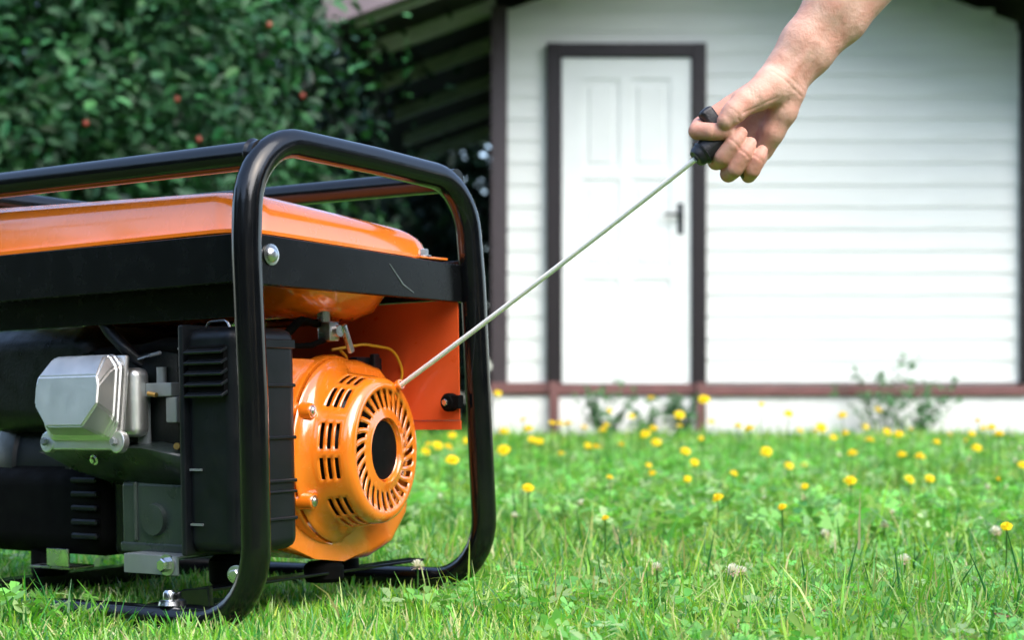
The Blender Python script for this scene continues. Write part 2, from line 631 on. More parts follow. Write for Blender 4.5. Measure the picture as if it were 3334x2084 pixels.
# ------------------------------------------------------------------ generator
# local axes: x across its end, y along its length away from the viewer, z up
GEN = Matrix(((0.5766329, -0.8168388, -0.0163993, -0.2646),
              (0.8168150, 0.5768148, -0.0098985, 1.6803),
              (0.0175448, -0.0076874, 0.9998165, CAM_H - 0.2224),
              (0, 0, 0, 1)))


def build_generator():
    g = empty('generator')
    g.matrix_world = GEN
    tag(g, 'orange and black portable petrol generator in a black tubular frame on the lawn', 'generator')
    LEN = 0.62
    TR = 0.0158
    # ---- tubular frame: skid rail, front hoop, skid rail, rear hoop
    front = [(-0.0005, 0.30, 0.000), (-0.0008, 0.0, 0.004), (-0.001, 0.0, 0.24), (-0.007, 0.0, 0.40), (0.000, 0.0, 0.517),
             (0.20, 0.0, 0.5115), (0.372, 0.0, 0.503), (0.386, 0.0, 0.38), (0.3933, 0.0, 0.238), (0.405, 0.0, 0.010), (0.405, 0.30, 0.004)]
    MB().tube(rounded(front, [0.085, 0.5, 0.3, 0.078, 0.6, 0.072, 0.4, 0.6, 0.085], 9), TR, 20).build('frame_tube', 'black', g)
    rear = [(-0.0005, 0.301, 0.000), (-0.0008, LEN, -0.012), (0.0, LEN, 0.515), (0.388, LEN, 0.510), (0.402, LEN, 0.0), (0.405, 0.301, 0.004)]
    MB().tube(rounded(rear, [0.085, 0.075, 0.075, 0.085], 9), TR, 20).build('frame_tube', 'black', g)
    MB().tube([(0.022, 0.004, 0.4985), (0.022, LEN - 0.004, 0.5075)], TR * 0.97, 20).build('top_rail', 'black', g)
    MB().tube([(0.362, 0.004, 0.506), (0.362, LEN - 0.004, 0.518)], TR * 0.90, 20).build('top_rail', 'black', g)
    # weld beads where rails meet the hoop
    MB().lathe([(0.0150, -0.004), (0.0175, 0.0), (0.0150, 0.004)], 20,
               Matrix.Translation((0.022, 0.014, 0.499)) @ Matrix.Rotation(math.pi / 2, 4, 'X')).build('weld_bead', 'black', g)
    # ---- sheet belt under the tank
    def hexa(m_, lo4, hi4, bev):
        # two quads of four corners each, joined to a closed block with fine edges
        vv = m_.quadmesh(list(lo4) + list(hi4), [(0, 3, 2, 1), (4, 5, 6, 7), (0, 1, 5, 4), (1, 2, 6, 5), (2, 3, 7, 6), (3, 0, 4, 7)])
        bmesh.ops.bevel(m_.bm, geom=list({e for v in vv for e in v.link_edges}), offset=bev, segments=2, affect='EDGES', profile=0.5)
        return m_
    ep = MB()
    hexa(ep, [(0.0145, 0.006, 0.3620), (0.3755, 0.006, 0.3570), (0.3755, 0.006, 0.4025), (0.0145, 0.006, 0.4150)],
         [(0.0145, 0.018, 0.3620), (0.3755, 0.018, 0.3570), (0.3755, 0.018, 0.4025), (0.0145, 0.018, 0.4150)], 0.0012)
    ep.build('end_plate', 'blacksheet', g, 30)
    ep = MB()
    hexa(ep, [(0.004, LEN - 0.016, 0.3620), (0.004, 0.020, 0.3650), (0.004, 0.020, 0.4160), (0.004, LEN - 0.016, 0.4190)],
         [(0.016, LEN - 0.016, 0.3620), (0.016, 0.020, 0.3650), (0.016, 0.020, 0.4160), (0.016, LEN - 0.016, 0.4190)], 0.0012)
    ep.build('side_plate', 'blacksheet', g, 30)
    MB().box((0.386, 0.020, 0.362), (0.390, LEN - 0.016, 0.410), 0.001).build('side_plate', 'blacksheet', g)

    def bolt(parent, pos, axis, r=0.0065, h=0.006, name='bolt', washer=True, mat='zinc'):
        q = Vector((0, 0, 1)).rotation_difference(Vector(axis)).to_matrix().to_4x4()
        T = Matrix.Translation(pos) @ q
        m_ = MB()
        if washer:
            m_.lathe([(r * 1.55, 0), (r * 1.55, 0.0012), (r * 1.4, 0.0016)], 20, T)
        m_.lathe([(r, 0.0014), (r, h), (r * 0.82, h + 0.0012)], 6, T)
        m_.build(name, mat, parent, 30)

    def domed(parent, pos, axis, r=0.008, name='bolt', mat='zinc'):
        q = Vector((0, 0, 1)).rotation_difference(Vector(axis)).to_matrix().to_4x4()
        T = Matrix.Translation(pos) @ q
        MB().lathe([(r * 1.35, 0), (r * 1.35, 0.0012), (r, 0.0016), (r * 0.95, r * 0.35), (r * 0.7, r * 0.62), (r * 0.3, r * 0.75)], 20, T).build(name, mat, parent, 50)
    domed(g, (0.035, 0.0055, 0.394), (0, -1, 0), 0.0085)
    # scrape of bare metal on the end plate
    MB().tube([(0.232, 0.0056, 0.396), (0.256, 0.0056, 0.3735), (0.276, 0.0056, 0.3645)], [0.0004, 0.0009, 0.0004], 6).build('scratch', 'steel', g)

    # ---- fuel tank
    def tank_ring(s, z, x0=0.018, x1=0.372, y0=0.030, y1=LEN - 0.03, rad=0.045, n=10):
        x0, x1, y0, y1 = x0 + s, x1 - s, y0 + s, y1 - s
        pts = []
        for cx, cy, a0 in ((x1 - rad, y1 - rad, 0), (x0 + rad, y1 - rad, 90), (x0 + rad, y0 + rad, 180), (x1 - rad, y0 + rad, 270)):
            for k in range(n + 1):
                a = math.radians(a0 + 90 * k / n)
                pts.append((cx + rad * math.cos(a), cy + rad * math.sin(a), z))
        return pts
    # upper shell: profile of (inset, height, camber)
    prof = [(-0.004, 0.4195, 0), (-0.004, 0.4235, 0), (0.004, 0.4245, 0), (0.0055, 0.430, 0), (0.009, 0.443, 0.2), (0.013, 0.453, 0.6),
            (0.018, 0.460, 0.9), (0.026, 0.4645, 1.0), (0.045, 0.4675, 1), (0.080, 0.470, 1), (0.13, 0.472, 1)]
    t = MB()
    rings = []
    for s_, z_, cam_ in prof:
        ring = []
        for (x, y, z) in tank_ring(s_, z_, rad=max(0.012, 0.045 - s_ * 0.3)):
            # the roof of the tank rises along its length and falls towards the panel side
            zz = z + cam_ * (0.020 * min(1.0, max(0.0, (y - 0.03) / 0.30)) - 0.016 * max(0.0, (x - 0.15) / 0.22) ** 1.5) - 0.012 * max(0, (x - 0.02) / 0.35)
            ring.append(t.bm.verts.new((x, y, zz)))
        rings.append(ring)
    n = len(rings[0])
    for i in range(len(rings) - 1):
        for k in range(n):
            t.bm.faces.new((rings[i][k], rings[i][(k + 1) % n], rings[i + 1][(k + 1) % n], rings[i + 1][k]))
    t.bm.faces.new(rings[-1])
    tank = t.build('fuel_tank', 'orange', g, 28)
    # pressed bowl below the flange
    t = MB()
    rings = []
    for s_, z_ in [(-0.004, 0.4190), (0.028, 0.4185), (0.034, 0.400), (0.040, 0.376), (0.050, 0.356), (0.068, 0.345), (0.11, 0.342)]:
        rings.append([t.bm.verts.new((x, y, z - 0.012 * max(0, (x - 0.02) / 0.35))) for (x, y, z) in tank_ring(s_, z_, x0=0.018 + (0.115 if s_ > 0 else 0.0), rad=0.05)])
    for i in range(len(rings) - 1):
        for k in range(n):
            t.bm.faces.new((rings[i][k], rings[i + 1][k], rings[i + 1][(k + 1) % n], rings[i][(k + 1) % n]))
    t.bm.faces.new(rings[-1])
    t.build('tank_bowl', 'orange', tank, 40)
    MB().lathe([(0.030, 0.47), (0.032, 0.474), (0.032, 0.492), (0.028, 0.497), (0.010, 0.498)], 24, Matrix.Translation((0.20, 0.34, -0.010))).build('fuel_cap', 'plastic', tank)
    # flange ear with its bolt
    MB().box((0.300, 0.012, 0.4075), (0.352, 0.040, 0.4105), 0.001).build('tank_ear', 'orange', tank)
    bolt(g, (0.314, 0.020, 0.4105), (0, 0, 1), 0.006, 0.008)

    MB().box((0.046, 0.046, 0.331), (0.049, LEN - 0.03, 0.372), 0.001).build('shade_sheet', 'blacksheet', g)  # added black sheet standing in for the deep shade over the tank bowl

    # ---- orange control panel on the far side, seen from its back
    p = MB()
    p.box((0.3700, 0.012, 0.212), (0.3720, 0.34, 0.360), 0.0006)
    p.box((0.3722, 0.012, 0.200), (0.3742, 0.34, 0.2115), 0.0006)
    p.build('control_panel', 'panel', g)
    rb = MB()
    rb.lathe([(0.0085, 0), (0.0115, 0.002), (0.0115, 0.010), (0.008, 0.013)], 20, Matrix.Translation((0.3699, 0.022, 0.234)) @ Matrix.Rotation(-math.pi / 2, 4, 'Y'))
    rb.box((0.358, 0.004, 0.226), (0.369, 0.020, 0.243), 0.002)
    rb.build('panel_mount', 'rubber', g)
    bolt(g, (0.357, 0.022, 0.234), (-1, 0, 0), 0.0045, 0.004, washer=False)

    # ---- recoil starter: a drum with a slotted face, turned a little outwards
    F_ = Matrix.Translation((0.250, 0.030, 0.179)) @ Matrix.Rotation(math.radians(12), 4, 'Z') @ Matrix.Rotation(math.pi / 2, 4, 'X')
    # F_: local z points out of the end of the machine, local x across, local y up
    rec = MB()
    NS = 28
    SUB = 4
    NA = NS * SUB
    prof = [(0.0360, -0.010, 0), (0.0366, -0.003, 0), (0.0385, 0.0008, 0), (0.0415, 0.0005, 0), (0.0470, -0.0015, 0), (0.0500, -0.0015, 0), (0.0580, -0.002, 1), (0.0660, -0.002, 1),
            (0.0715, -0.0015, 1), (0.0740, 0.0003, 0), (0.0790, 0.0003, 0), (0.0835, -0.002, 0), (0.0862, -0.0065, 0), (0.0872, -0.012, 0)]
    # side of the drum: bands in depth, slots in three groups
    zs = [-0.012, -0.0155, -0.0200, -0.0245, -0.0290, -0.0335, -0.0380, -0.0425, -0.047, -0.052]
    side_r = [0.0872, 0.0880, 0.0888, 0.0896, 0.0904, 0.0912, 0.0920, 0.0928, 0.0940, 0.0965]
    slot_band = {1, 3, 5}

    def in_group(k):
        a = (k + 0.5) / NA * 360
        for c in (180, 123, 237, 57, -3, 303):
            dlt = (a - c + 180) % 360 - 180
            if 2.5 < abs(dlt) < 21:
                return True
        return False
    ringv = []
    for r, z_, sl in prof:
        tw = math.radians(10) * (r - 0.05) / 0.022 if 0.046 < r < 0.074 else (0 if r <= 0.046 else math.radians(10))
        ringv.append([rec.bm.verts.new(F_ @ Vector((r * math.cos(2 * math.pi * k / NA + tw), r * math.sin(2 * math.pi * k / NA + tw), z_))) for k in range(NA)])
    for i in range(len(prof) - 1):
        for k in range(NA):
            if prof[i + 1][2] == 1 and k % SUB in (0, 1):
                continue
            rec.bm.faces.new((ringv[i][k], ringv[i][(k + 1) % NA], ringv[i + 1][(k + 1) % NA], ringv[i + 1][k]))
    prev = ringv[-1]
    off = math.radians(10)
    for j in range(1, len(zs)):
        cur = [rec.bm.verts.new(F_ @ Vector((side_r[j] * math.cos(2 * math.pi * k / NA + off), side_r[j] * math.sin(2 * math.pi * k / NA + off), zs[j]))) for k in range(NA)]
        for k in range(NA):
            kk = (k + off / (2 * math.pi) * NA) % NA
            if (j in (2, 4, 6)) and in_group(kk):
                continue
            rec.bm.faces.new((prev[k], prev[(k + 1) % NA], cur[(k + 1) % NA], cur[k]))
        prev = cur
    # flare out onto the shroud
    for r, z_ in ((0.0995, -0.0565), (0.105, -0.0605), (0.110, -0.0615)):
        cur = [rec.bm.verts.new(F_ @ Vector((r * math.cos(2 * math.pi * k / NA + off), r * math.sin(2 * math.pi * k / NA + off), z_))) for k in range(NA)]
        for k in range(NA):
            rec.bm.faces.new((prev[k], prev[(k + 1) % NA], cur[(k + 1) % NA], cur[k]))
        prev = cur
    for v in [v for v in rec.bm.verts if not v.link_faces]:
        rec.bm.verts.remove(v)
    starter = rec.build('recoil_starter', 'orange', g, 38)
    md = starter.modifiers.new('t', 'SOLIDIFY'); md.thickness = 0.0016; md.offset = -1
    MB().lathe([(0.0005, -0.0030), (0.020, -0.0030), (0.0350, -0.0045), (0.0350, -0.020)], 48, F_, False).build('hub_disc', 'rubber', starter)
    MB().lathe([(0.074, -0.020), (0.080, -0.028), (0.080, -0.054)], 40, F_, True).build('flywheel', 'engine', starter)
    MB().lathe([(0.0355, -0.0062), (0.0363, -0.0045), (0.0355, -0.0030), (0.0347, -0.0045)], 48, F_, False).build('hub_ring', 'orange', starter)
    for bx, by in ((-0.0875, 0.048), (-0.0875, -0.055), (0.088, 0.05)):
        Tb = F_ @ Matrix.Translation((bx, by, -0.048))
        MB().lathe([(0.0108, -0.018), (0.0095, -0.003), (0.0085, 0.0)], 20, Tb).build('bolt_boss', 'orange', starter, 60)
        domed(starter, Tb @ Vector((0, 0, 0.0)), F_.to_3x3() @ Vector((0, 0, 1)), 0.0050)
    # cord guide lug at the top
    lug = MB()
    lug.lathe([(0.0035, -0.003), (0.0060, -0.003), (0.0068, 0.0), (0.0060, 0.003), (0.0035, 0.003)], 20,
              Matrix.Translation((0.281, 0.034, 0.2560)) @ Matrix.Rotation(math.radians(70), 4, 'X'), False)
    lug.build('cord_eyelet', 'orange', starter)
    # shroud behind the drum: squarish housing with a rounded belly
    out = [(0.128, 0.070), (0.190, 0.053), (0.240, 0.046), (0.292, 0.046), (0.335, 0.060), (0.366, 0.095), (0.376, 0.150), (0.372, 0.205), (0.352, 0.250),
           (0.318, 0.279), (0.280, 0.288), (0.150, 0.288), (0.128, 0.285)]
    sh = MB()
    sh.prism(out, 1, 0.090, 0.205, 0.012, 4)
    sh.build('fan_shroud', 'orange', g, 40)
    # raised lip of the shroud round the drum base
    MB().lathe([(0.106, -0.066), (0.1125, -0.065), (0.1145, -0.069), (0.1145, -0.080)], 64, F_, False).build('shroud_lip', 'orange', starter)

    # ---- air cleaner box beside the near post
    ab = MB()
    ab.box((0.022, 0.052, 0.073), (0.124, 0.128, 0.320), 0.014, 4)
    air = ab.build('air_cleaner', 'plastic', g, 40)
    MB().box((0.0145, 0.120, 0.070), (0.128, 0.1285, 0.324), 0.003, 2).build('cover_rim', 'plastic', air)
    # louvred cap on its near face
    lv = MB()
    lv.box((0.0165, 0.060, 0.245), (0.024, 0.115, 0.300), 0.002)
    lv.build('louvre_recess', 'rubber', air)
    for k in range(5):
        zz = 0.2475 + k * 0.0118
        Tm = Matrix.Translation((0.0165, 0.0875, zz)) @ Matrix.Rotation(math.radians(-28), 4, 'Y')
        MB().box((-0.006, -0.0285, -0.0016), (0.006, 0.0285, 0.0016), 0.0006, 1, Tm).build('louvre', 'plastic', air)
    # ribs across the end face
    for zz, hh in ((0.302, 0.010), (0.256, 0.004), (0.198, 0.004), (0.150, 0.004), (0.138, 0.003), (0.108, 0.004)):
        MB().box((0.040, 0.0495, zz - hh / 2), (0.118, 0.054, zz + hh / 2), 0.001, 1).build('rib', 'plastic', air)
    for zz in (0.165, 0.105):
        MB().box((0.0195, 0.100, zz - 0.0012), (0.0225, 0.118, zz + 0.0012)).build('clip_mark', 'steel', air)
    # wire bail over the top
    MB().tube(rounded([(0.05, 0.122, 0.316), (0.05, 0.116, 0.3275), (0.05, 0.088, 0.3285), (0.05, 0.078, 0.312)], 0.008, 5), 0.0015, 8).build('wire_bail', 'zinc', air)

    # ---- engine block, cylinder and cooling fins
    en = MB()
    en.box((0.095, 0.206, 0.055), (0.330, 0.335, 0.260), 0.012, 3)
    en.build('engine_block', 'engine', g)
    en = MB()
    en.box((0.058, 0.138, 0.066), (0.20, 0.276, 0.150), 0.008, 3)
    en.box((0.0545, 0.165, 0.079), (0.060, 0.171, 0.148), 0.002, 1)
    en.box((0.0545, 0.245, 0.079), (0.060, 0.251, 0.148), 0.002, 1)
    en.box((0.056, 0.140, 0.066), (0.20, 0.275, 0.078), 0.003, 2)
    en.cyl((0.075, 0.215, 0.105), (0.052, 0.215, 0.105), 0.022, 20, 0.018)
    en.build('crankcase', 'casting', g)
    for k in range(7):
        xx = 0.070 + 0.011 * k
        MB().box((xx, 0.185, 0.165 + 0.004 * k), (xx + 0.004, 0.355, 0.300 + 0.002 * k), 0.003, 1).build('cooling_fin', 'engine', g)
    # rocker cover: bright casting with bevelled faces, pointing out and a little up
    VC = Matrix.Translation((0.026, 0.278, 0.241)) @ Matrix.Rotation(math.radians(-84), 4, 'Y')
    # VC: local z points outwards (-x, slightly up), local y along the length, local x = up
    def ringpts(c, xt, yt, xm, ym, xl, yl, xb, yb, z):
        return [VC @ Vector((q[0], q[1] + c, q[2])) for q in [(xt, -yt, z), (xt, yt, z), (xm, ym, z), (xl, yl, z), (xb, yb, z), (xb, -yb, z), (xl, -yl, z), (xm, -ym, z)]]
    vc = MB()
    rr_ = [ringpts(0.0165, 0.054, 0.050, 0.040, 0.064, -0.026, 0.064, -0.044, 0.052, 0.0), ringpts(0.0165, 0.054, 0.050, 0.040, 0.064, -0.026, 0.064, -0.044, 0.052, 0.007),
           ringpts(0.0150, 0.051, 0.047, 0.038, 0.060, -0.020, 0.060, -0.040, 0.046, 0.010), ringpts(0.012, 0.051, 0.044, 0.036, 0.058, -0.014, 0.058, -0.038, 0.040, 0.018),
           ringpts(0.0, 0.026, 0.051, 0.014, 0.0540, -0.006, 0.0540, -0.032, 0.030, 0.043)]
    R8 = [[vc.bm.verts.new(p_) for p_ in q] for q in rr_]
    for i in range(len(R8) - 1):
        for k in range(8):
            vc.bm.faces.new((R8[i][k], R8[i][(k + 1) % 8], R8[i + 1][(k + 1) % 8], R8[i + 1][k]))
    vc.bm.faces.new(R8[-1]); vc.bm.faces.new(R8[0][::-1])
    bmesh.ops.bevel(vc.bm, geom=vc.bm.edges[:], offset=0.0022, segments=2, affect='EDGES')
    rocker = vc.build('rocker_cover', 'alu', g, 30)
    fl = MB()
    lobes = [(-0.046, 0.078), (-0.046, -0.043)]
    for sx, sy in lobes:
        fl.lathe([(0.0125, -0.006), (0.0125, 0.0015), (0.0105, 0.003)], 24, VC @ Matrix.Translation((sx, sy, 0.0)))
    fl.box((-0.052, -0.046, -0.008), (0.054, 0.082, -0.0008), 0.003, 2, VC)
    fl.box((-0.0555, -0.040, -0.0065), (-0.030, 0.075, 0.0012), 0.003, 2, VC)
    fl.build('cover_flange', 'alu', rocker, 40)
    for sx, sy in lobes:
        bolt(rocker, VC @ Vector((sx, sy, 0.003)), VC.to_3x3() @ Vector((0, 0, 1)), 0.0050, 0.005, washer=False, mat='steel')
    hd = MB()
    hd.box((0.040, 0.226, 0.200), (0.066, 0.350, 0.280), 0.010, 3)
    hd.build('cylinder_head', 'alu', g, 40)
    # dark deflector plate under the head
    df = MB()
    df.quadmesh([(0.036, 0.392, 0.184), (0.036, 0.213, 0.188), (0.042, 0.152, 0.178), (0.062, 0.152, 0.138), (0.080, 0.270, 0.136), (0.055, 0.350, 0.160),
                 (0.090, 0.392, 0.192), (0.090, 0.213, 0.198), (0.090, 0.152, 0.188)],
                [(0, 1, 2, 3, 4, 5), (0, 6, 7, 1), (1, 7, 8, 2)])
    o = df.build('deflector_plate', 'casting', g, 20)
    md = o.modifiers.new('t', 'SOLIDIFY'); md.thickness = 0.002
    bolt(g, (0.040, 0.297, 0.174), (-1, 0, -0.3), 0.0042, 0.004)
    # carburettor, breather and small hardware
    MB().tube(rounded([(0.080, 0.330, 0.296), (0.080, 0.255, 0.298), (0.080, 0.215, 0.304), (0.070, 0.130, 0.300)], 0.02, 5), 0.0105, 14).build('intake_pipe', 'rubber', g)
    MB().tube(rounded([(0.055, 0.303, 0.346), (0.057, 0.285, 0.322), (0.060, 0.262, 0.302), (0.075, 0.250, 0.285)], 0.02, 4), 0.0075, 12).build('breather_hose', 'plastic', g)
    cb = MB()
    cb.box((0.055, 0.183, 0.246), (0.075, 0.226, 0.262), 0.002)
    cb.box((0.058, 0.178, 0.216), (0.072, 0.196, 0.2455), 0.002)
    cb.cyl((0.066, 0.210, 0.262), (0.066, 0.210, 0.280), 0.006, 12)
    cb.build('carburettor', 'steel', g)
    MB().cyl((0.052, 0.217, 0.250), (0.052, 0.204, 0.248), 0.0028, 10).build('jet_screw', 'brass', g)
    MB().cyl((0.060, 0.170, 0.188), (0.045, 0.165, 0.190), 0.004, 10).build('drain_screw', 'brass', g)
    lk = MB()
    lk.tube([(0.068, 0.255, 0.290), (0.060, 0.228, 0.293), (0.055, 0.200, 0.296)], 0.0022, 8)
    lk.tube([(0.066, 0.180, 0.300), (0.060, 0.165, 0.309), (0.058, 0.145, 0.312)], 0.0022, 8)
    lk.build('throttle_link', 'zinc', g)
    ss = MB()
    ss.box((0.060, 0.228, 0.165), (0.066, 0.246, 0.250), 0.002)
    ss.build('shroud_strip', 'steel', g)
    # fuel cock under the tank, with its hoses
    fc = MB()
    fc.cyl((0.222, 0.100, 0.350), (0.222, 0.100, 0.332), 0.008, 14)
    fc.box((0.221, 0.090, 0.309), (0.240, 0.110, 0.333), 0.003)
    fc.cyl((0.232, 0.092, 0.321), (0.232, 0.083, 0.321), 0.007, 14)
    fc.build('fuel_cock', 'zinc', g)
    MB().box((-0.004, -0.003, -0.032), (0.004, 0.003, 0.004), 0.0015, 2,
             Matrix.Translation((0.240, 0.084, 0.325)) @ Matrix.Rotation(math.radians(-24), 4, 'Y')).build('cock_lever', 'zinc', g)
    MB().tube(rounded([(0.222, 0.108, 0.330), (0.190, 0.108, 0.334), (0.168, 0.108, 0.318), (0.150, 0.12, 0.285)], 0.014, 5), 0.0050, 12).build('fuel_hose', 'rubber', g)
    MB().tube(rounded([(0.226, 0.10, 0.312), (0.205, 0.105, 0.304), (0.16, 0.12, 0.302)], 0.01, 4), 0.0035, 10).build('fuel_hose', 'rubber', g)
    MB().tube(rounded([(0.252, 0.10, 0.298), (0.275, 0.112, 0.292), (0.30, 0.13, 0.27)], 0.012, 4), 0.0018, 8).build('wire', 'yellow_wire', g)
    MB().tube(rounded([(0.255, 0.118, 0.300), (0.300, 0.105, 0.3075), (0.352, 0.100, 0.302), (0.372, 0.100, 0.272), (0.366, 0.11, 0.245)], [0.05, 0.03, 0.03], 7), 0.0017, 8).build('wire', 'yellow_wire', g)
    cn = MB()
    cn.box((0.296, 0.112, 0.274), (0.344, 0.128, 0.292), 0.003)
    cn.box((0.318, 0.104, 0.278), (0.330, 0.1118, 0.296), 0.002)
    cn.build('stop_switch', 'plastic', g)

    # ---- alternator behind the engine, and the silencer above it
    al = MB()
    T = Matrix.Translation((0.205, 0, 0.160)) @ Matrix.Rotation(-math.pi / 2, 4, 'X')
    al.lathe([(0.085, 0.336), (0.104, 0.340), (0.108, 0.350), (0.108, 0.420), (0.104, 0.424), (0.104, 0.520), (0.108, 0.524), (0.106, 0.560), (0.09, 0.585)], 56, T)
    alt = al.build('alternator', 'plastic', g, 40)
    for k in range(6):
        MB().lathe([(0.1085, 0.356 + k * 0.010), (0.1095, 0.3575 + k * 0.010), (0.1085, 0.361 + k * 0.010)], 56, T, False).build('alternator_rib', 'plastic', alt)
    MB().box((0.085, 0.338, 0.052), (0.325, 0.590, 0.165), 0.028, 4).build('alternator_base', 'rubber', alt)
    for k in range(5):
        MB().box((0.080, 0.345, 0.075 + k * 0.017), (0.088, 0.392, 0.082 + k * 0.017), 0.002, 1).build('vent_bar', 'plastic', alt)
    ml = MB()
    ml.box((0.075, 0.345, 0.205), (0.34, 0.575, 0.335), 0.03, 4)
    ml.build('silencer', 'engine', g)
    # ---- base: cross members, rubber mounts, brackets, bolts
    cr = MB()
    cr.box((0.012, 0.092, 0.032), (0.396, 0.118, 0.0355), 0.0008)
    cr.build('cross_member', 'black', g)
    cr = MB()
    cr.box((0.012, 0.470, 0.020), (0.396, 0.500, 0.0235), 0.0008)
    cr.box((0.012, 0.4665, 0.002), (0.396, 0.4698, 0.0235), 0.0008)
    cr.build('cross_member', 'black', g)
    for (x, y, z0, z1) in ((0.228, 0.112, 0.022, 0.046), (0.110, 0.150, 0.028, 0.062), (0.30, 0.150, 0.028, 0.058), (0.12, 0.48, 0.022, 0.060), (0.28, 0.48, 0.022, 0.060)):
        MB().lathe([(0.020, z0), (0.024, z0 + 0.005), (0.024, z1 - 0.005), (0.019, z1)], 24, Matrix.Translation((x, y, 0.0))).build('rubber_mount', 'rubber', g)
    bk = MB()
    bk.box((0.029, 0.150, 0.046), (0.032, 0.238, 0.068), 0.001)
    bk.box((0.0322, 0.150, 0.065), (0.090, 0.238, 0.068), 0.001)
    bk.build('engine_bracket', 'steel', g)
    bolt(g, (0.0288, 0.166, 0.058), (-1, 0, 0), 0.0080, 0.009)
    bolt(g, (0.030, 0.060, 0.052), (-1, -0.4, 0), 0.0065, 0.008)
    ft = MB()
    ft.prism([(0.075, 0.010), (0.150, 0.010), (0.160, 0.018), (0.115, 0.036), (0.077, 0.040)], 0, 0.004, 0.012, 0.002, 2)
    ft.box((-0.006, 0.095, 0.014), (0.070, 0.165, 0.0185), 0.001)
    ft.build('frame_gusset', 'black', g)
    MB().lathe([(0.0125, 0.0), (0.0115, 0.004), (0.0075, 0.006), (0.0070, 0.013), (0.0045, 0.016)], 18, Matrix.Translation((0.000, 0.132, 0.0185))).build('bolt', 'zinc', g, 40)
    lm = MB()
    lm.box((0.080, 0.395, 0.036), (0.120, 0.470, 0.0395), 0.001)
    lm.box((0.078, 0.395, 0.0397), (0.0805, 0.435, 0.062), 0.001)
    lm.build('alternator_bracket', 'zinc', g)
    return g


build_generator()

# ------------------------------------------------------------------ starter cord and grip
HAND_D = 1.65
S = HAND_D / 5251.0              # metres per unit of the hand's drawing plane
HAND_O = Vector((0.2302, HAND_D, CAM_H + 0.2854))


def hp(x, y, z=0.0):
    """hand drawing plane (x right, y down, origin 2400,450; z millimetres towards the viewer)"""
    return HAND_O + Vector(((x - 2400) * S, -z / 1000.0, -(y - 450) * S))


def build_cord():
    e = empty('starter_cord', GEN @ Vector((0.281, 0.034, 0.2560)))
    tag(e, 'white pull cord with black grip stretched tight from the orange starter to the hand', 'cord')
    inv = Matrix.Translation(-e.location)
    a = GEN @ Vector((0.281, 0.038, 0.252))
    b = hp(2262, 521, 5)
    n = 14
    pts = []
    for i in range(n + 1):
        t = i / n
        p = a.lerp(b, t)
        p.z -= 0.006 * 4 * t * (1 - t) * 0.35
        pts.append(inv @ p)
    MB().tube(pts, 0.0029, 12).build('rope', 'rope', e)
    # grip: a bar with rounded ends and a stem for the cord
    A, B = hp(2298, 366, 0), hp(2438, 562, -3)
    ax = (B - A).normalized()
    g = MB()
    L_ = (B - A).length
    q = Vector((0, 0, 1)).rotation_difference(ax).to_matrix().to_4x4()
    T = inv @ Matrix.Translation(A) @ q
    g.box((-0.0078, -0.0078, -0.004), (0.0078, 0.0078, L_ + 0.004), 0.0045, 3, T)
    s0, s1 = hp(2352, 446, 0), hp(2263, 520, 5)
    q2 = Vector((0, 0, 1)).rotation_difference((s1 - s0).normalized()).to_matrix().to_4x4()
    T2 = inv @ Matrix.Translation(s0) @ q2
    L2 = (s1 - s0).length
    g.lathe([(0.0145, 0.0), (0.0140, L2 * 0.35), (0.0115, L2 * 0.75), (0.0105, L2 * 0.92), (0.0085, L2 * 0.99), (0.0035, L2)], 20, T2)
    grip = g.build('grip', 'grip', e, 40)
    MB().lathe([(0.0116, L2 * 0.70), (0.0130, L2 * 0.74), (0.0116, L2 * 0.80)], 20, T2, False).build('grip_ridge', 'grip', grip)


build_cord()


# ------------------------------------------------------------------ arm and hand, one continuous surface
def surface_nets(F, org, h):
    nx, ny, nz = F.shape
    neg = F < 0
    cnt = np.zeros((nx - 1, ny - 1, nz - 1), np.int8)
    acc = np.zeros((nx - 1, ny - 1, nz - 1, 3), np.float32)
    corners = [(i, j, k) for i in (0, 1) for j in (0, 1) for k in (0, 1)]
    for a in corners:
        for ax in range(3):
            if a[ax] == 1:
                continue
            b = list(a); b[ax] = 1
            sl = lambda c: tuple(slice(c[d], F.shape[d] - 1 + c[d]) for d in range(3))
            fa, fb = F[sl(a)], F[sl(b)]
            cr = (fa < 0) != (fb < 0)
            idx = np.nonzero(cr)
            va, vb = fa[idx], fb[idx]
            t = va / (va - vb)
            off = np.array(a, np.float32)[None].repeat(len(t), 0)
            off[:, ax] += t
            acc[idx] += off
            cnt[idx] += 1
    act = cnt > 0
    ids = -np.ones(cnt.shape, np.int32)
    ci = np.argwhere(act)
    ids[act] = np.arange(len(ci))
    V = (ci + acc[act] / cnt[act][:, None]) * h + np.array(org)
    faces = []
    for ax in range(3):
        o1, o2 = [d for d in range(3) if d != ax]
        s0 = [slice(None)] * 3; s1 = [slice(None)] * 3
        s0[ax] = slice(0, -1); s1[ax] = slice(1, None)
        ch = neg[tuple(s0)] != neg[tuple(s1)]
        e = np.argwhere(ch)
        ok = (e[:, o1] > 0) & (e[:, o2] > 0) & (e[:, o1] < F.shape[o1] - 1) & (e[:, o2] < F.shape[o2] - 1)
        e = e[ok]
        n0 = neg[tuple(e.T)]
        def cell(d1, d2):
            c = e.copy(); c[:, o1] += d1; c[:, o2] += d2
            return ids[tuple(c.T)]
        q = np.stack([cell(-1, -1), cell(0, -1), cell(0, 0), cell(-1, 0)], -1)
        flip = n0 if ax != 1 else ~n0
        q[~flip] = q[~flip][:, ::-1]
        faces.append(q)
    return V, np.concatenate(faces)


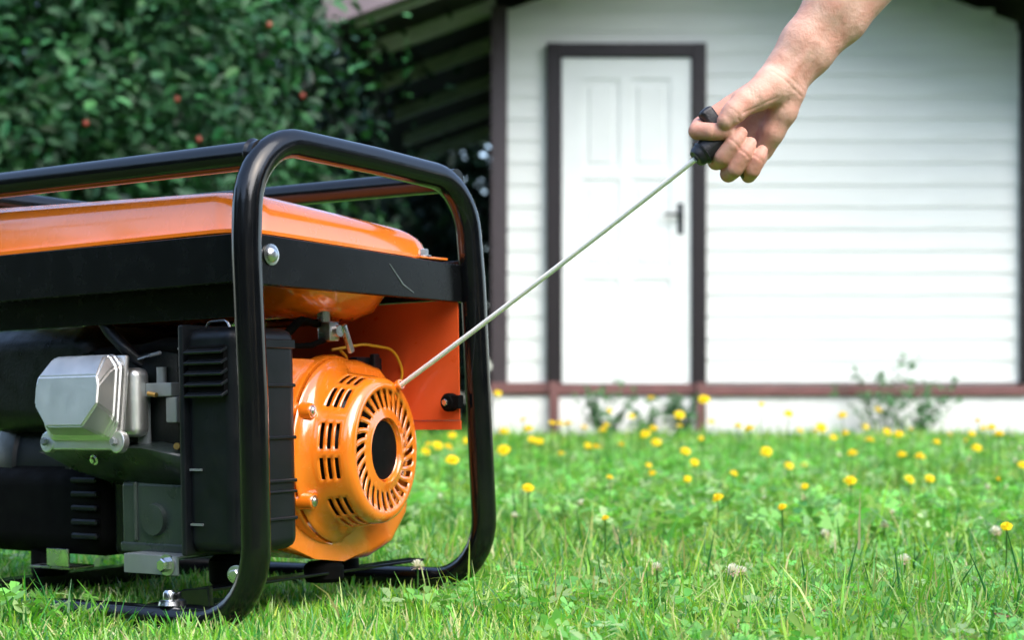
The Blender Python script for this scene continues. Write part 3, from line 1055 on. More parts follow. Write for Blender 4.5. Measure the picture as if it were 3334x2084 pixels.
def build_person():
    # chains of (x, y, z, radius): x y on the drawing plane, z and radius in millimetres
    K = S * 1000

    def mm(p):
        return np.array([(p[0] - 2400) * K, -(p[1] - 450) * K, p[2]])
    blend = []       # (a, ra, b, rb, k, red)

    def chain(pts, k, red=0.0):
        for p, q in zip(pts[:-1], pts[1:]):
            blend.append((mm(p), p[3], mm(q), q[3], k, red))
    # forearm, two bones side by side
    chain([(2528, 250, 0, 18), (2612, 136, 0, 21), (2708, 12, 0, 26), (2860, -180, 0, 33), (3080, -460, -4, 38)], 10)
    chain([(2566, 282, -4, 16), (2648, 174, -6, 19), (2752, 58, -8, 22.5), (2900, -140, -10, 31), (3130, -410, -14, 36)], 10)
    # tendons on the inside of the wrist
    chain([(2556, 262, 13, 5), (2640, 150, 16.5, 4.5)], 5)
    chain([(2580, 262, 9, 4), (2660, 160, 13, 4)], 5)
    # metacarpals
    chain([(2520, 262, -10, 14), (2385, 330, -28, 10.5)], 7)
    chain([(2540, 270, -14, 13), (2410, 395, -36, 10.5)], 7)
    chain([(2560, 285, -14, 13), (2447, 445, -36, 10.5)], 7)
    chain([(2578, 298, -10, 13), (2494, 478, -27, 10.5)], 7)
    # heel of the hand and ball of the thumb
    chain([(2578, 300, -2, 13), (2556, 362, -6, 12), (2522, 425, -12, 10.5), (2500, 470, -20, 9)], 8, 0.05)
    chain([(2548, 264, 0, 16), (2502, 290, 8, 17.2), (2456, 322, 15, 15)], 9, 0.0)
    # thumb
    chain([(2458, 321, 15, 14.5), (2412, 348, 20, 12.2), (2380, 380, 24, 10.9), (2353, 408, 25, 9.0)], 6, 0.10)
    # fingers round the grip
    f0 = len(blend)
    chain([(2385, 330, -24, 10), (2288, 398, -20, 9.2), (2268, 430, 6, 8.8), (2312, 438, 16, 8.7), (2366, 438, 17, 7.6)], 1.6, 0.30)
    chain([(2410, 395, -35, 10.3), (2338, 518, -14, 9.0), (2350, 518, 11, 8.7), (2380, 478, 18, 8.3), (2404, 444, 18, 7.4)], 1.6, 0.25)
    chain([(2447, 445, -35, 9.8), (2378, 560, -13, 8.7), (2389, 556, 11, 8.4), (2414, 512, 17, 8.1), (2435, 476, 16, 7.2)], 1.6, 0.28)
    chain([(2494, 478, -25, 9.5), (2442, 566, -9, 7.9), (2446, 560, 10, 7.7), (2460, 526, 15, 7.3), (2475, 498, 13, 6.5)], 1.6, 0.32)
    h = 1.15
    lo = np.array([-62.0, -58.0, -58.0]); hi = np.array([235.0, 268.0, 50.0])
    n = np.ceil((hi - lo) / h).astype(int)
    Fv = np.full(n, 60.0, np.float32)
    axs = [lo[d] + h * np.arange(n[d]) for d in range(3)]
    fing = None

    def seg(a, ra, b, rb, sl, bulge=0.0):
        X, Y, Z = np.meshgrid(axs[0][sl[0]], axs[1][sl[1]], axs[2][sl[2]], indexing='ij')
        d = b - a; L2 = float(d @ d)
        t = np.clip(((X - a[0]) * d[0] + (Y - a[1]) * d[1] + (Z - a[2]) * d[2]) / L2, 0, 1)
        dx = X - a[0] - t * d[0]; dy = Y - a[1] - t * d[1]; dz = Z - a[2] - t * d[2]
        return (np.sqrt(dx * dx + dy * dy + dz * dz) - (ra + (rb - ra) * t + bulge * (4 * t * (1 - t) - 0.55))).astype(np.float32)

    def smin(p, q, k):
        hh = np.maximum(k - np.abs(p - q), 0) / k
        return np.minimum(p, q) - hh * hh * k * 0.25

    def region(a, ra, b, rb):
        l = np.minimum(a, b) - max(ra, rb) - 14
        u = np.maximum(a, b) + max(ra, rb) + 14
        return tuple(slice(max(0, int((l[d] - lo[d]) / h)), min(n[d], int((u[d] - lo[d]) / h) + 2)) for d in range(3))
    for i, (a, ra, b, rb, k, red) in enumerate(blend):
        sl = region(a, ra, b, rb)
        # within a finger the bones blend well, between neighbours only a crease
        if i >= f0 and (i - f0) % 4 == 0:
            chainF = np.full(n, 60.0, np.float32)
        if i >= f0:
            chainF[sl] = smin(chainF[sl], seg(a, ra, b, rb, sl, 0.9), 3)
            if (i - f0) % 4 == 3:
                Fv = smin(Fv, chainF, 1.8)
        else:
            Fv[sl] = smin(Fv[sl], seg(a, ra, b, rb, sl), k)
    # creases: (x0, y0, x1, y1, depth, width) on the drawing plane
    XX, YY = np.meshgrid(axs[0], axs[1], indexing='ij')
    for x0, y0, x1, y1, dep, wd in ((2500, 246, 2604, 318, 0.7, 1.0), (2512, 232, 2616, 300, 0.5, 0.9), (2438, 292, 2446, 340, 0.6, 0.8), (2448, 288, 2456, 338, 0.5, 0.8),
                                    (2426, 300, 2434, 346, 0.4, 0.8), (2362, 372, 2396, 398, 0.7, 0.9), (2366, 466, 2396, 492, 0.9, 0.9), (2400, 500, 2428, 524, 0.9, 0.9),
                                    (2446, 516, 2474, 536, 0.9, 0.9), (2318, 414, 2312, 462, 0.8, 0.9), (2388, 404, 2500, 492, 0.8, 1.0), (2402, 388, 2520, 330, 0.7, 1.2),
                                    (2560, 330, 2520, 420, 0.5, 1.0), (2590, 300, 2556, 300, 0.4, 0.8)):
        a = mm((x0, y0, 0)); b = mm((x1, y1, 0)); d = (b - a)[:2]
        t = np.clip(((XX - a[0]) * d[0] + (YY - a[1]) * d[1]) / float(d @ d), 0, 1)
        dd = (XX - a[0] - t * d[0]) ** 2 + (YY - a[1] - t * d[1]) ** 2
        Fv += (dep * np.exp(-dd / (wd * wd)))[:, :, None].astype(np.float32)
    V, Q = surface_nets(Fv, lo, h)
    # redness: finger tips and knuckles
    red = np.zeros(len(V)); wsum = np.full(len(V), 1e-6)
    for a, ra, b, rb, k, rd in blend:
        d = b - a
        t = np.clip(((V - a) @ d) / (d @ d), 0, 1)
        dist = np.linalg.norm(V - a - t[:, None] * d, axis=1) - (ra + (rb - ra) * t)
        w = np.exp(-np.maximum(dist, 0) / 2.0)
        red += w * rd; wsum += w
    red /= wsum
    W = np.c_[V[:, 0] / 1000 + HAND_O.x, HAND_O.y - V[:, 2] / 1000, V[:, 1] / 1000 + HAND_O.z]
    o = mesh_np('person', W - np.array(HAND_O), Q, 'skin', smooth=True)
    o.location = HAND_O
    a = o.data.attributes.new('red', 'FLOAT', 'POINT')
    a.data.foreach_set('value', red.astype(np.float32))
    sm = o.modifiers.new('smooth', 'SMOOTH'); sm.factor = 0.5; sm.iterations = 2
    tag(o, 'bare forearm and fist of a person gripping the black starter handle', 'person')


build_person()


# ------------------------------------------------------------------ lawn
def in_gen(x, y):
    """inside the machine's footprint"""
    Gi = np.array(GEN.inverted())
    u = Gi[0, 0] * x + Gi[0, 1] * y + Gi[0, 3]
    w = Gi[1, 0] * x + Gi[1, 1] * y + Gi[1, 3]
    return (u > -0.02) & (u < 0.43) & (w > 0.0) & (w < 0.66)


def lawn_noise(x, y, s, seed):
    r = np.random.default_rng(seed)
    v = np.zeros_like(x)
    for k in range(6):
        a = r.uniform(0, 2 * np.pi); f = s * r.uniform(0.6, 1.8); ph = r.uniform(0, 6.28)
        v += np.sin((x * np.cos(a) + y * np.sin(a)) * f + ph)
    return v / 6


def blades(n, y0, y1, len0, len1, wid, pal, xpad=0.35):
    y = np.sqrt(rng.uniform(0, 1, n) * (y1 ** 2 - y0 ** 2) + y0 ** 2)
    x = rng.uniform(-1, 1, n) * (0.335 * y + xpad)
    return x, y


PAL = np.array([(0.145, 0.415, 0.036), (0.210, 0.455, 0.036), (0.072, 0.315, 0.042), (0.29, 0.49, 0.05), (0.038, 0.195, 0.042),
                (0.36, 0.56, 0.18), (0.50, 0.52, 0.22), (0.55, 0.48, 0.27)])
PALW = np.array([0.23, 0.18, 0.19, 0.10, 0.16, 0.09, 0.03, 0.02])


def make_blades(x, y, length, width, lean, cols, nseg=3):
    n = len(x)
    z = ground_z(y) - 0.004
    az = rng.uniform(0, 2 * np.pi, n)
    d = np.c_[np.cos(az), np.sin(az)]
    fa = az + np.pi / 2 + rng.normal(0, 0.5, n)          # blade width direction
    wv = np.c_[np.cos(fa), np.sin(fa)]
    rows = []
    th0 = np.abs(rng.normal(0, 0.25, n)) * lean
    bend = np.abs(rng.normal(0.55, 0.45, n)) * lean
    px = x.copy(); py = y.copy(); pz = z.copy()
    for k in range(nseg + 1):
        t = k / nseg
        w = width * (1 - t ** 2.2) * 0.5 + 0.0001
        if k == nseg:
            w = width * 0.06
        rows.append(np.stack([np.c_[px - wv[:, 0] * w, py - wv[:, 1] * w, pz], np.c_[px + wv[:, 0] * w, py + wv[:, 1] * w, pz]], 1))
        th = th0 + bend * (t + 0.5 / nseg) * 1.5
        sl = length / nseg
        px = px + d[:, 0] * np.sin(th) * sl
        py = py + d[:, 1] * np.sin(th) * sl
        pz = pz + np.cos(th) * sl
    V = np.concatenate(rows, 1)                           # n, 2*(nseg+1), 3
    m = 2 * (nseg + 1)
    base = (np.arange(n) * m)[:, None, None]
    q = np.array([[2 * k, 2 * k + 1, 2 * k + 3, 2 * k + 2] for k in range(nseg)])[None]
    Fq = (base + q).reshape(-1, 4)
    col = np.repeat(cols, m, 0)
    return V.reshape(-1, 3), Fq, col


def pick_cols(x, y, n, dry=1.0):
    w = PALW.copy(); w[5:] *= dry; w /= w.sum()
    i = rng.choice(len(PAL), n, p=w)
    c = PAL[i] * rng.uniform(0.75, 1.25, (n, 1)) * (1 + 0.06 * rng.normal(size=(n, 3)))
    patch = lawn_noise(x, y, 4.0, 3)
    c = c * (1 + 0.25 * patch)[:, None]
    c[:, 0] *= 1.08 + 0.40 * lawn_noise(x, y, 2.2, 5)
    c *= (1 + 0.18 * lawn_noise(x, y, 14.0, 9))[:, None]
    return np.clip(c, 0.004, 0.6)


def build_grass():
    parts = []
    # (count, near, far, mean length, width, lean, dry)
    for n, y0, y1, ln, wd, lean, dry in ((120000, 1.12, 2.3, 0.038, 0.0030, 1.55, 2.4), (85000, 2.3, 4.0, 0.043, 0.0042, 1.6, 1.3),
                                         (62000, 4.0, 6.5, 0.055, 0.0065, 1.6, 0.9), (48000, 6.5, 9.95, 0.075, 0.0095, 1.5, 0.8)):
        x, y = blades(n, y0, y1, 0, 0, 0, 0)
        g = in_gen(x, y)
        L_ = ln * rng.lognormal(0, 0.32, n) * (1 + 0.25 * lawn_noise(x, y, 5.0, 8))
        L_ = np.where(g, np.minimum(L_ * 0.75, 0.034), L_)
        near = (y < 1.75) & (x < 0.1)
        L_ = np.where(near, np.where(x > -0.36, np.minimum(L_ * 0.95, 0.045), np.minimum(L_ * 0.68, 0.029)), L_)
        keep = ~((y > 9.88) & (x > -0.14) & (x < 3.3))
        x, y, L_ = x[keep], y[keep], L_[keep]
        parts.append(make_blades(x, y, L_, wd * rng.uniform(0.6, 1.35, len(x)), lean, pick_cols(x, y, len(x), dry), 3 if y0 < 4 else 2))
    # broad leaves of plantain and dandelion among the blades
    for n, y0, y1, ln, wd in ((2000, 1.15, 2.4, 0.040, 0.007), (7000, 2.4, 4.5, 0.046, 0.012), (6000, 4.5, 9.5, 0.065, 0.019)):
        x, y = blades(n, y0, y1, 0, 0, 0, 0)
        k = (~in_gen(x, y)) & ~((y > 9.85) & (x > -0.16)) & ~((y < 1.75) & (x < 0.1)) & (lawn_noise(x, y, 7.0, 14) > -0.1)
        x, y = x[k], y[k]; m = len(x)
        c = np.array((0.20, 0.44, 0.10))[None] * rng.uniform(0.55, 1.5, (m, 1)) * (1 + 0.08 * rng.normal(size=(m, 3)))
        parts.append(make_blades(x, y, ln * rng.lognormal(0, 0.3, m), wd * rng.uniform(0.6, 1.3, m), 1.9, np.clip(c, 0.01, 0.6), 4))
    # a wider, sparser margin for a step to the side
    n = 40000
    y = rng.uniform(0.4, 10, n); x = rng.uniform(-5, 6, n)
    k = (np.abs(x) > 0.335 * y + 0.3) & ~((y > 9.88) & (x > -0.14) & (x < 3.3))
    x, y = x[k], y[k]
    parts.append(make_blades(x, y, 0.07 * rng.lognormal(0, 0.3, len(x)), np.full(len(x), 0.007), 1.0, pick_cols(x, y, len(x)), 2))
    off = 0; Vs, Fs, Cs = [], [], []
    for V, Fq, c in parts:
        Vs.append(V); Fs.append(Fq + off); Cs.append(c); off += len(V)
    o = mesh_np('grass', np.concatenate(Vs), np.concatenate(Fs), 'grass', np.concatenate(Cs))
    tag(o, 'short bright green lawn grass running up to the house', 'grass', kind='stuff')


build_grass()


def build_clover():
    """trefoil leaves scattered through the lawn"""
    n1, n2 = 5000, 16000
    y = np.r_[np.sqrt(rng.uniform(1.15 ** 2, 2.6 ** 2, n1)), np.sqrt(rng.uniform(2.6 ** 2, 7.5 ** 2, n2))]
    n = n1 + n2
    x = rng.uniform(-1, 1, n) * (0.335 * y + 0.3)
    k = (~in_gen(x, y)) & (lawn_noise(x, y, 6.0, 21) > -0.25) & ~((y < 1.75) & (x < -0.2))
    x, y = x[k], y[k]; n = len(x)
    hgt = np.where(y < 2.6, 0.026, 0.045) * rng.uniform(0.5, 1.5, n) + ground_z(y)
    Vs, Fs, Cs = [], [], []
    az0 = rng.uniform(0, 2 * np.pi, n)
    tilt = rng.normal(0, 0.45, (n, 2))
    size = rng.uniform(0.006, 0.012, n) * np.where(y < 2.6, 1.05, 1.6)
    c = np.array((0.17, 0.42, 0.085))[None] * rng.uniform(0.5, 1.5, (n, 1)) * (1 + 0.1 * rng.normal(size=(n, 3)))
    pale = rng.uniform(0, 1, n) < 0.18
    c[pale] = np.array((0.34, 0.50, 0.20)) * rng.uniform(0.7, 1.2, (pale.sum(), 1))
    shp = np.array([(0, 0), (0.55, -0.42), (1.0, -0.45), (1.18, 0), (1.0, 0.45), (0.55, 0.42)])
    off = 0
    for t in range(3):
        a = az0 + t * 2.094
        px = shp[None, :, 0] * np.cos(a)[:, None] - shp[None, :, 1] * np.sin(a)[:, None]
        py = shp[None, :, 0] * np.sin(a)[:, None] + shp[None, :, 1] * np.cos(a)[:, None]
        px *= size[:, None]; py *= size[:, None]
        pz = hgt[:, None] + px * tilt[:, :1] + py * tilt[:, 1:] + 0.25 * np.abs(shp[None, :, 1]) * size[:, None]
        V = np.stack([px + x[:, None], py + y[:, None], pz], -1)
        b = off + np.arange(n)[:, None] * 6
        Fs.append(np.concatenate([b + np.array([[0, 1, 2, 3]]), b + np.array([[0, 3, 4, 5]])]))
        Vs.append(V.reshape(-1, 3)); Cs.append(np.repeat(c, 6, 0)); off += n * 6
    o = mesh_np('clover_leaves', np.concatenate(Vs), np.concatenate(Fs), 'grass', np.clip(np.concatenate(Cs), 0, 0.7), smooth=False)
    tag(o, 'low clover leaves mixed into the lawn', 'clover', kind='stuff')


build_clover()


def build_long_blades():
    """a few tall dark blades standing clear of the sward on the right"""
    spec = [(0.455, 1.88, 0.085, 0.15, -0.10), (0.52, 1.72, 0.10, 0.35, -0.32), (0.60, 1.80, 0.12, 0.30, 0.42), (0.585, 1.78, 0.11, 0.2, 0.34), (0.35, 1.9, 0.08, 0.1, -0.12),
            (0.40, 1.95, 0.09, 0.1, 0.2), (0.62, 1.95, 0.10, 0.2, -0.2), (0.25, 2.1, 0.09, 0.2, 0.15), (0.16, 2.2, 0.09, 0.2, -0.2), (0.66, 1.85, 0.13, 0.1, 0.25)]
    left_right = sorted(q[0] / q[1] for q in spec)
    for x, y, L_, b, ln in spec:
        pts = []
        n = 7
        V, Fq = [], []
        px, pz = x, float(ground_z(y)) - 0.003
        for k in range(n + 1):
            t = k / n
            w = 0.0017 * (1 - t ** 2) + 0.0003
            V += [(px - w, y + 0.001, pz), (px, y - 0.0012, pz), (px + w, y + 0.001, pz)]
            th = ln * (0.7 + 0.8 * t)
            px += math.sin(th) * L_ / n; pz += math.cos(th) * L_ / n
        for k in range(n):
            a = 3 * k
            Fq += [(a, a + 1, a + 4, a + 3), (a + 1, a + 2, a + 5, a + 4)]
        V = np.array(V)
        o = mesh_np('grass_blade', V - np.array([x, y, 0]), np.array(Fq), 'grass', np.tile((0.030, 0.165, 0.040), (len(V), 1)), smooth=True)
        o.location = (x, y, 0)
        tag(o, 'tall dark grass blade in the near lawn, ' + 'first second third fourth fifth sixth seventh eighth ninth tenth'.split()[left_right.index(x / y)] + ' from left',
            'grass blade', 'tall dark grass blades')


build_long_blades()


# ------------------------------------------------------------------ flowers
def flower_meshes():
    """three variants of a yellow many-petalled head, plus one white clover head; about one unit = head radius"""
    out = []
    for v in range(3):
        r = np.random.default_rng(40 + v)
        V, Fq, Cc = [], [], []
        for ringi, (n, rad, zz, up) in enumerate(((16, 1.0, 0.0, 0.10), (14, 0.78, 0.10, 0.30), (10, 0.5, 0.2, 0.55))):
            for k in range(n):
                a = 2 * np.pi * (k + 0.3 * ringi + r.normal(0, 0.08)) / n
                L_ = rad * r.uniform(0.85, 1.1); w = 0.16
                d = np.array([np.cos(a), np.sin(a), 0]); s = np.array([-np.sin(a), np.cos(a), 0]); u = np.array([0, 0, 1.0])
                b = len(V)
                V += list([d * 0.08 - s * 0.05 + u * zz, d * 0.08 + s * 0.05 + u * zz, d * L_ * 0.7 + s * w + u * (zz + up * 0.8), d * L_ * 0.7 - s * w + u * (zz + up * 0.8),
                           d * L_ + s * w * 0.6 + u * (zz + up * 0.75), d * L_ - s * w * 0.6 + u * (zz + up * 0.75)])
                Fq += [(b, b + 1, b + 2, b + 3), (b + 3, b + 2, b + 4, b + 5)]
                g = r.uniform(0.9, 1.08)
                cc = (0.86 * g, (0.66 if ringi < 2 else 0.60) * g, 0.010)
                Cc += [cc] * 6
        out.append((np.array(V), np.array(Fq), np.array(Cc)))
    r = np.random.default_rng(50)
    V, Fq, Cc = [], [], []
    for k in range(46):
        ph = math.acos(1 - 1.6 * (k + 0.5) / 46); a = k * 2.39996
        d = np.array([math.sin(ph) * math.cos(a), math.sin(ph) * math.sin(a), math.cos(ph)])
        s = np.cross(d, (0, 0, 1.0001)); s /= np.linalg.norm(s); t = np.cross(s, d)
        b = len(V)
        V += [d * 0.35 - s * 0.12, d * 0.35 + s * 0.12, d * 1.0 + s * 0.13 + t * 0.15, d * 1.0 - s * 0.13 + t * 0.15]
        Fq += [(b, b + 1, b + 2, b + 3)]
        low = d[2] < 0.1
        cc = (0.62, 0.45, 0.36) if low else (0.78, 0.76, 0.68)
        Cc += [cc] * 4
    out.append((np.array(V), np.array(Fq), np.array(Cc)))
    return out


FM = flower_meshes()


def flower_proto(i, name):
    V, Fq, Cc = FM[i]
    me = mesh_np(name, V, Fq, 'petal', Cc)
    d = me.data
    bpy.data.objects.remove(me)
    return d


YEL = """1621 1282 2119 1297 2292 1303 1985 1338 2056 1357 2212 1353 1704 1370 1796 1379 1823 1381 1850 1383 1902 1394 1974 1386 1963 1403 2128 1398
2212 1388 1643 1405 1721 1398 2101 1416 2316 1375 2402 1388 2441 1398 1732 1433 1755 1439 1639 1468 1827 1479 1913 1453 1941 1459 2022 1450 2136 1442 2283 1429
2231 1472 2261 1507 2112 1517 2123 1543 2238 1561 2389 1543 1985 1556 1719 1591 1971 1689 2338 1624 2479 1319 2567 1349 2408 1387 2604 1403
2654 1407 2674 1393 2743 1355 2858 1337 2753 1413 2819 1391 2713 1425 2888 1407 2926 1415 2965 1401 2831 1435 3049 1440 3092 1415 3146 1435 3164 1413 3182 1375
3202 1397 3229 1393 3253 1415 3180 1460 2495 1472 2569 1518 2618 1516 2775 1478 2936 1482 2995 1490 2620 1585 2769 1567 2960 1563 3027 1560 3249 1565 3329 1516
2547 1653 3277 1716 1395 1448 1425 1452 1386 1470 1472 1418 1459 1457 1472 1500 1519 1436 1635 1405 1640 1466"""
WHI = """1663 1535 1866 1500 1892 1641 1921 1622 1674 1682 2386 1861 2139 1853 2415 1865 2731 1482 2896 1440 3154 1496 3259 1494 3305 1502 3320 1460 3293 1448
3178 1571 3217 1587 3019 1516 2551 1556 2489 1625 2686 1739 2879 1710 2906 1670 3192 1697 2945 1828 3242 1732 1436 1620 1360 1846"""


ORD = ('first second third fourth fifth sixth seventh eighth ninth tenth eleventh twelfth thirteenth fourteenth').split()


def build_flowers():
    heads = [flower_proto(i, 'yellow_head') for i in range(3)]
    clov = flower_proto(3, 'clover_head')
    stems = {}

    def stem(h, key, mat_col):
        k = (round(h, 2), key)
        if k not in stems:
            n = 5
            hh = k[0]
            V, Fq = [], []
            for i in range(n + 1):
                t = i / n
                cx = 0.05 * hh * math.sin(t * 2.0)
                for a in range(4):
                    V.append((cx + 0.0011 * math.cos(a * 1.57), 0.0011 * math.sin(a * 1.57), -hh * (1 - t)))
            for i in range(n):
                for a in range(4):
                    Fq.append((4 * i + a, 4 * i + (a + 1) % 4, 4 * i + 4 + (a + 1) % 4, 4 * i + 4 + a))
            V = np.array(V)
            V[:, 0] -= 0.05 * hh * math.sin(2.0)
            o = mesh_np('stem', V, np.array(Fq), 'grass', np.tile(mat_col, (len(V), 1)), smooth=True)
            stems[k] = o.data
            bpy.data.objects.remove(o)
        return stems[k]

    def place(txt, h0, lab, cat, grp, name, rad, white):
        v = [float(q) for q in txt.split()]
        made = []
        for i in range(0, len(v), 2):
            sx, sy = v[i] * 0.72556, v[i + 1] * 0.72556
            dy = sy - 985.0
            hh = (h0 if dy < 110 or white else 0.096) * random.uniform(0.85, 1.2)
            gap = CAM_H - hh
            d = gap * 3810 / dy if dy > 8 else 9.0
            d = min(max(d, 1.5), random.uniform(4.3, 6.5))
            x = (sx - 1209.5) / 3810 * d
            if white is False and sx < 1115:
                d = min(max(d, 3.2), 4.5); x = (sx - 1209.5) / 3810 * d
            z = CAM_H - dy / 3810 * d
            zg = float(ground_z(d))
            e = empty(name, (x, d, zg))
            tag(e, lab, cat, grp)
            made.append((e, sx, sy))
            s_ = max(0.03, z - zg)
            st = bpy.data.objects.new('stem', stem(s_, name, (0.06, 0.17, 0.03)))
            C.objects.link(st); st.parent = e; st.location = (0, 0, s_)
            hd = bpy.data.objects.new('flower_head', clov if white else random.choice(heads))
            C.objects.link(hd); hd.parent = e
            hd.location = (0, 0, s_)
            r_ = rad * random.uniform(0.7, 1.15) * (1.0 if white or dy < 110 else 0.74 if dy < 200 else 0.52)
            hd.scale = (r_, r_, r_)
            if white:
                hd.rotation_euler = (random.uniform(-0.3, 0.3), random.uniform(-0.3, 0.3), random.uniform(0, 6))
            else:
                hd.rotation_euler = (random.uniform(0.1, 0.9), random.uniform(-0.4, 0.4), random.uniform(-0.5, 0.5))
        # say which one: where along the lawn, against which part of the house or machine
        bins = {}
        for e, sx, sy in made:
            row = ('before the white plinth' if sy < 992 else 'at the far edge of the lawn' if sy < 1035 else 'in the far lawn' if sy < 1100
                   else 'in the middle lawn' if sy < 1200 else 'in the near lawn')
            c_ = ('seen through the black frame' if sx < 1120 else 'beside the corner post' if sx < 1300 else 'below the door' if sx < 1670
                  else 'right of the door' if sx < 2050 else 'near the right edge')
            bins.setdefault((row, c_), []).append((sx, e))
        for (row, c_), lst in bins.items():
            lst.sort(key=lambda q: q[0])
            for i_, (_, e) in enumerate(lst):
                o_ = '' if len(lst) == 1 else ', ' + ORD[i_] + ' from left'
                e['label'] = lab + ' ' + row + ' ' + c_ + o_
    place(YEL, 0.130, 'yellow flower', 'flower', 'yellow flowers in the lawn', 'yellow_flower', 0.0158, False)
    place(WHI, 0.052, 'white clover head', 'clover', 'white clover flowers in the lawn', 'clover_flower', 0.0085, True)


build_flowers()


# ------------------------------------------------------------------ leaves, weeds, shrubs
def leaf_cloud(P, N, size, cols, ratio=0.5, r=rng):
    """a folded six-sided leaf at each point P facing N"""
    n = len(P)
    N = N / np.linalg.norm(N, axis=1)[:, None]
    t = np.cross(N, r.normal(size=(n, 3))); t /= np.linalg.norm(t, axis=1)[:, None]
    b = np.cross(N, t)
    s = size[:, None]
    w = ratio * s
    v = [P - t * s, P - t * 0.35 * s + b * w + N * 0.18 * s, P + t * 0.4 * s + b * w * 0.8 + N * 0.12 * s, P + t * s - N * 0.15 * s,
         P + t * 0.4 * s - b * w * 0.8 + N * 0.12 * s, P - t * 0.35 * s - b * w + N * 0.18 * s]
    V = np.stack(v, 1).reshape(-1, 3)
    base = (np.arange(n) * 6)[:, None]
    Fq = np.concatenate([base + np.array([[0, 1, 2, 3]]), base + np.array([[0, 3, 4, 5]])])
    return V, Fq, np.repeat(cols, 6, 0)


def build_shrub(name, loc, rad, n_clump, n_leaf, leaf, base, label, cat='shrub', group=None, hips=None, seed=1, spread=0.20):
    r = np.random.default_rng(seed)
    e = empty(name, loc)
    tag(e, label, cat, group)
    rx, ry, rz = rad
    d = r.normal(size=(n_clump, 3)); d /= np.linalg.norm(d, axis=1)[:, None]
    rr = r.uniform(0.25, 1.0, n_clump) ** 0.5
    cen = d * rr[:, None] * np.array([rx, ry, rz]) * (1 + 0.15 * r.normal(size=(n_clump, 1)))
    cen[:, 2] += rz * 0.96
    cen = cen[cen[:, 2] > 0.05]
    ci = r.integers(0, len(cen), n_leaf)
    cs = spread * r.uniform(0.6, 1.4, len(cen))
    P = cen[ci] + np.clip(r.normal(size=(n_leaf, 3)), -1.9, 1.9) * cs[ci][:, None] * np.array([1, 1, 0.75])
    P[:, 2] = np.maximum(P[:, 2], 0.03)
    out = P - np.array([0, 0, rz * 0.8])
    out /= np.linalg.norm(out, axis=1)[:, None] + 1e-6
    Nn = out * 0.5 + np.array([0, -0.1, 0.7]) + r.normal(size=(n_leaf, 3)) * 0.55
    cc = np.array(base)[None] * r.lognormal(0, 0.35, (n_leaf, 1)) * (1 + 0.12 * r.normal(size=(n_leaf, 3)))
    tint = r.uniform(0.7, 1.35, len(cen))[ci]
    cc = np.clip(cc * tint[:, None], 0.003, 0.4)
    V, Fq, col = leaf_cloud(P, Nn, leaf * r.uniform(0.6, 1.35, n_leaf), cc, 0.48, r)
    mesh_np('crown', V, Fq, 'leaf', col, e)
    tr = MB()
    for k in range(9):
        c = cen[r.integers(0, len(cen))]
        a = np.array([r.normal(0, 0.08) * rx, r.normal(0, 0.08) * ry, -0.05])
        mid = a * 0.5 + c * 0.5 + r.normal(size=3) * 0.1 + np.array([0, 0, 0.15])
        tr.tube([a, a * 0.75 + mid * 0.25, mid, c], [0.035, 0.028, 0.018, 0.006], 8)
    tr.build('trunk', 'bark', e)
    if hips:
        for (hx, hy, hz) in hips:
            MB().lathe([(0.002, -0.013), (0.009, -0.008), (0.0115, 0.0), (0.009, 0.008), (0.003, 0.012)], 12,
                       Matrix.Translation((hx - loc[0], hy - loc[1], hz - loc[2]))).build('hip', 'hip', e)
    return e


def sky_pt(px, py, d):
    return ((px - 1209.5) / 3810 * d, d, CAM_H + (985 - py) / 3810 * d)


HIPS = [sky_pt(203, 290, 6.6), sky_pt(470, 328, 6.6), sky_pt(418, 233, 6.7), sky_pt(636, 57, 6.7), sky_pt(715, 225, 6.9)]
DARKG = (0.021, 0.082, 0.027)
build_shrub('shrub', (-2.20, 7.9, 0.03), (1.15, 1.05, 1.75), 240, 24000, 0.037, DARKG,
            'large dark green shrub with a few red hips behind the generator', hips=HIPS[1:], seed=4)
build_shrub('shrub', (-3.25, 7.4, 0.03), (1.2, 1.0, 1.9), 220, 20000, 0.037, (0.015, 0.060, 0.024),
            'dark green leafy shrub at the far left edge behind the generator', hips=HIPS[:1], seed=5)
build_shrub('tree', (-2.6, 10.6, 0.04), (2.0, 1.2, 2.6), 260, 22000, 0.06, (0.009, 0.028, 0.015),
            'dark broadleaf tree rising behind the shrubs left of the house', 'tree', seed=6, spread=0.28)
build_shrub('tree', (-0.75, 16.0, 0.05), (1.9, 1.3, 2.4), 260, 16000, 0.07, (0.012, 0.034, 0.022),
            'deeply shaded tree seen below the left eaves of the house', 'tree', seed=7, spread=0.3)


build_shrub('hedge', (-4.6, 19.0, 0.05), (6.2, 1.4, 3.6), 420, 30000, 0.11, (0.013, 0.036, 0.022),
            'tall dark hedge closing the garden far behind the shrubs', 'hedge', seed=8, spread=0.5)


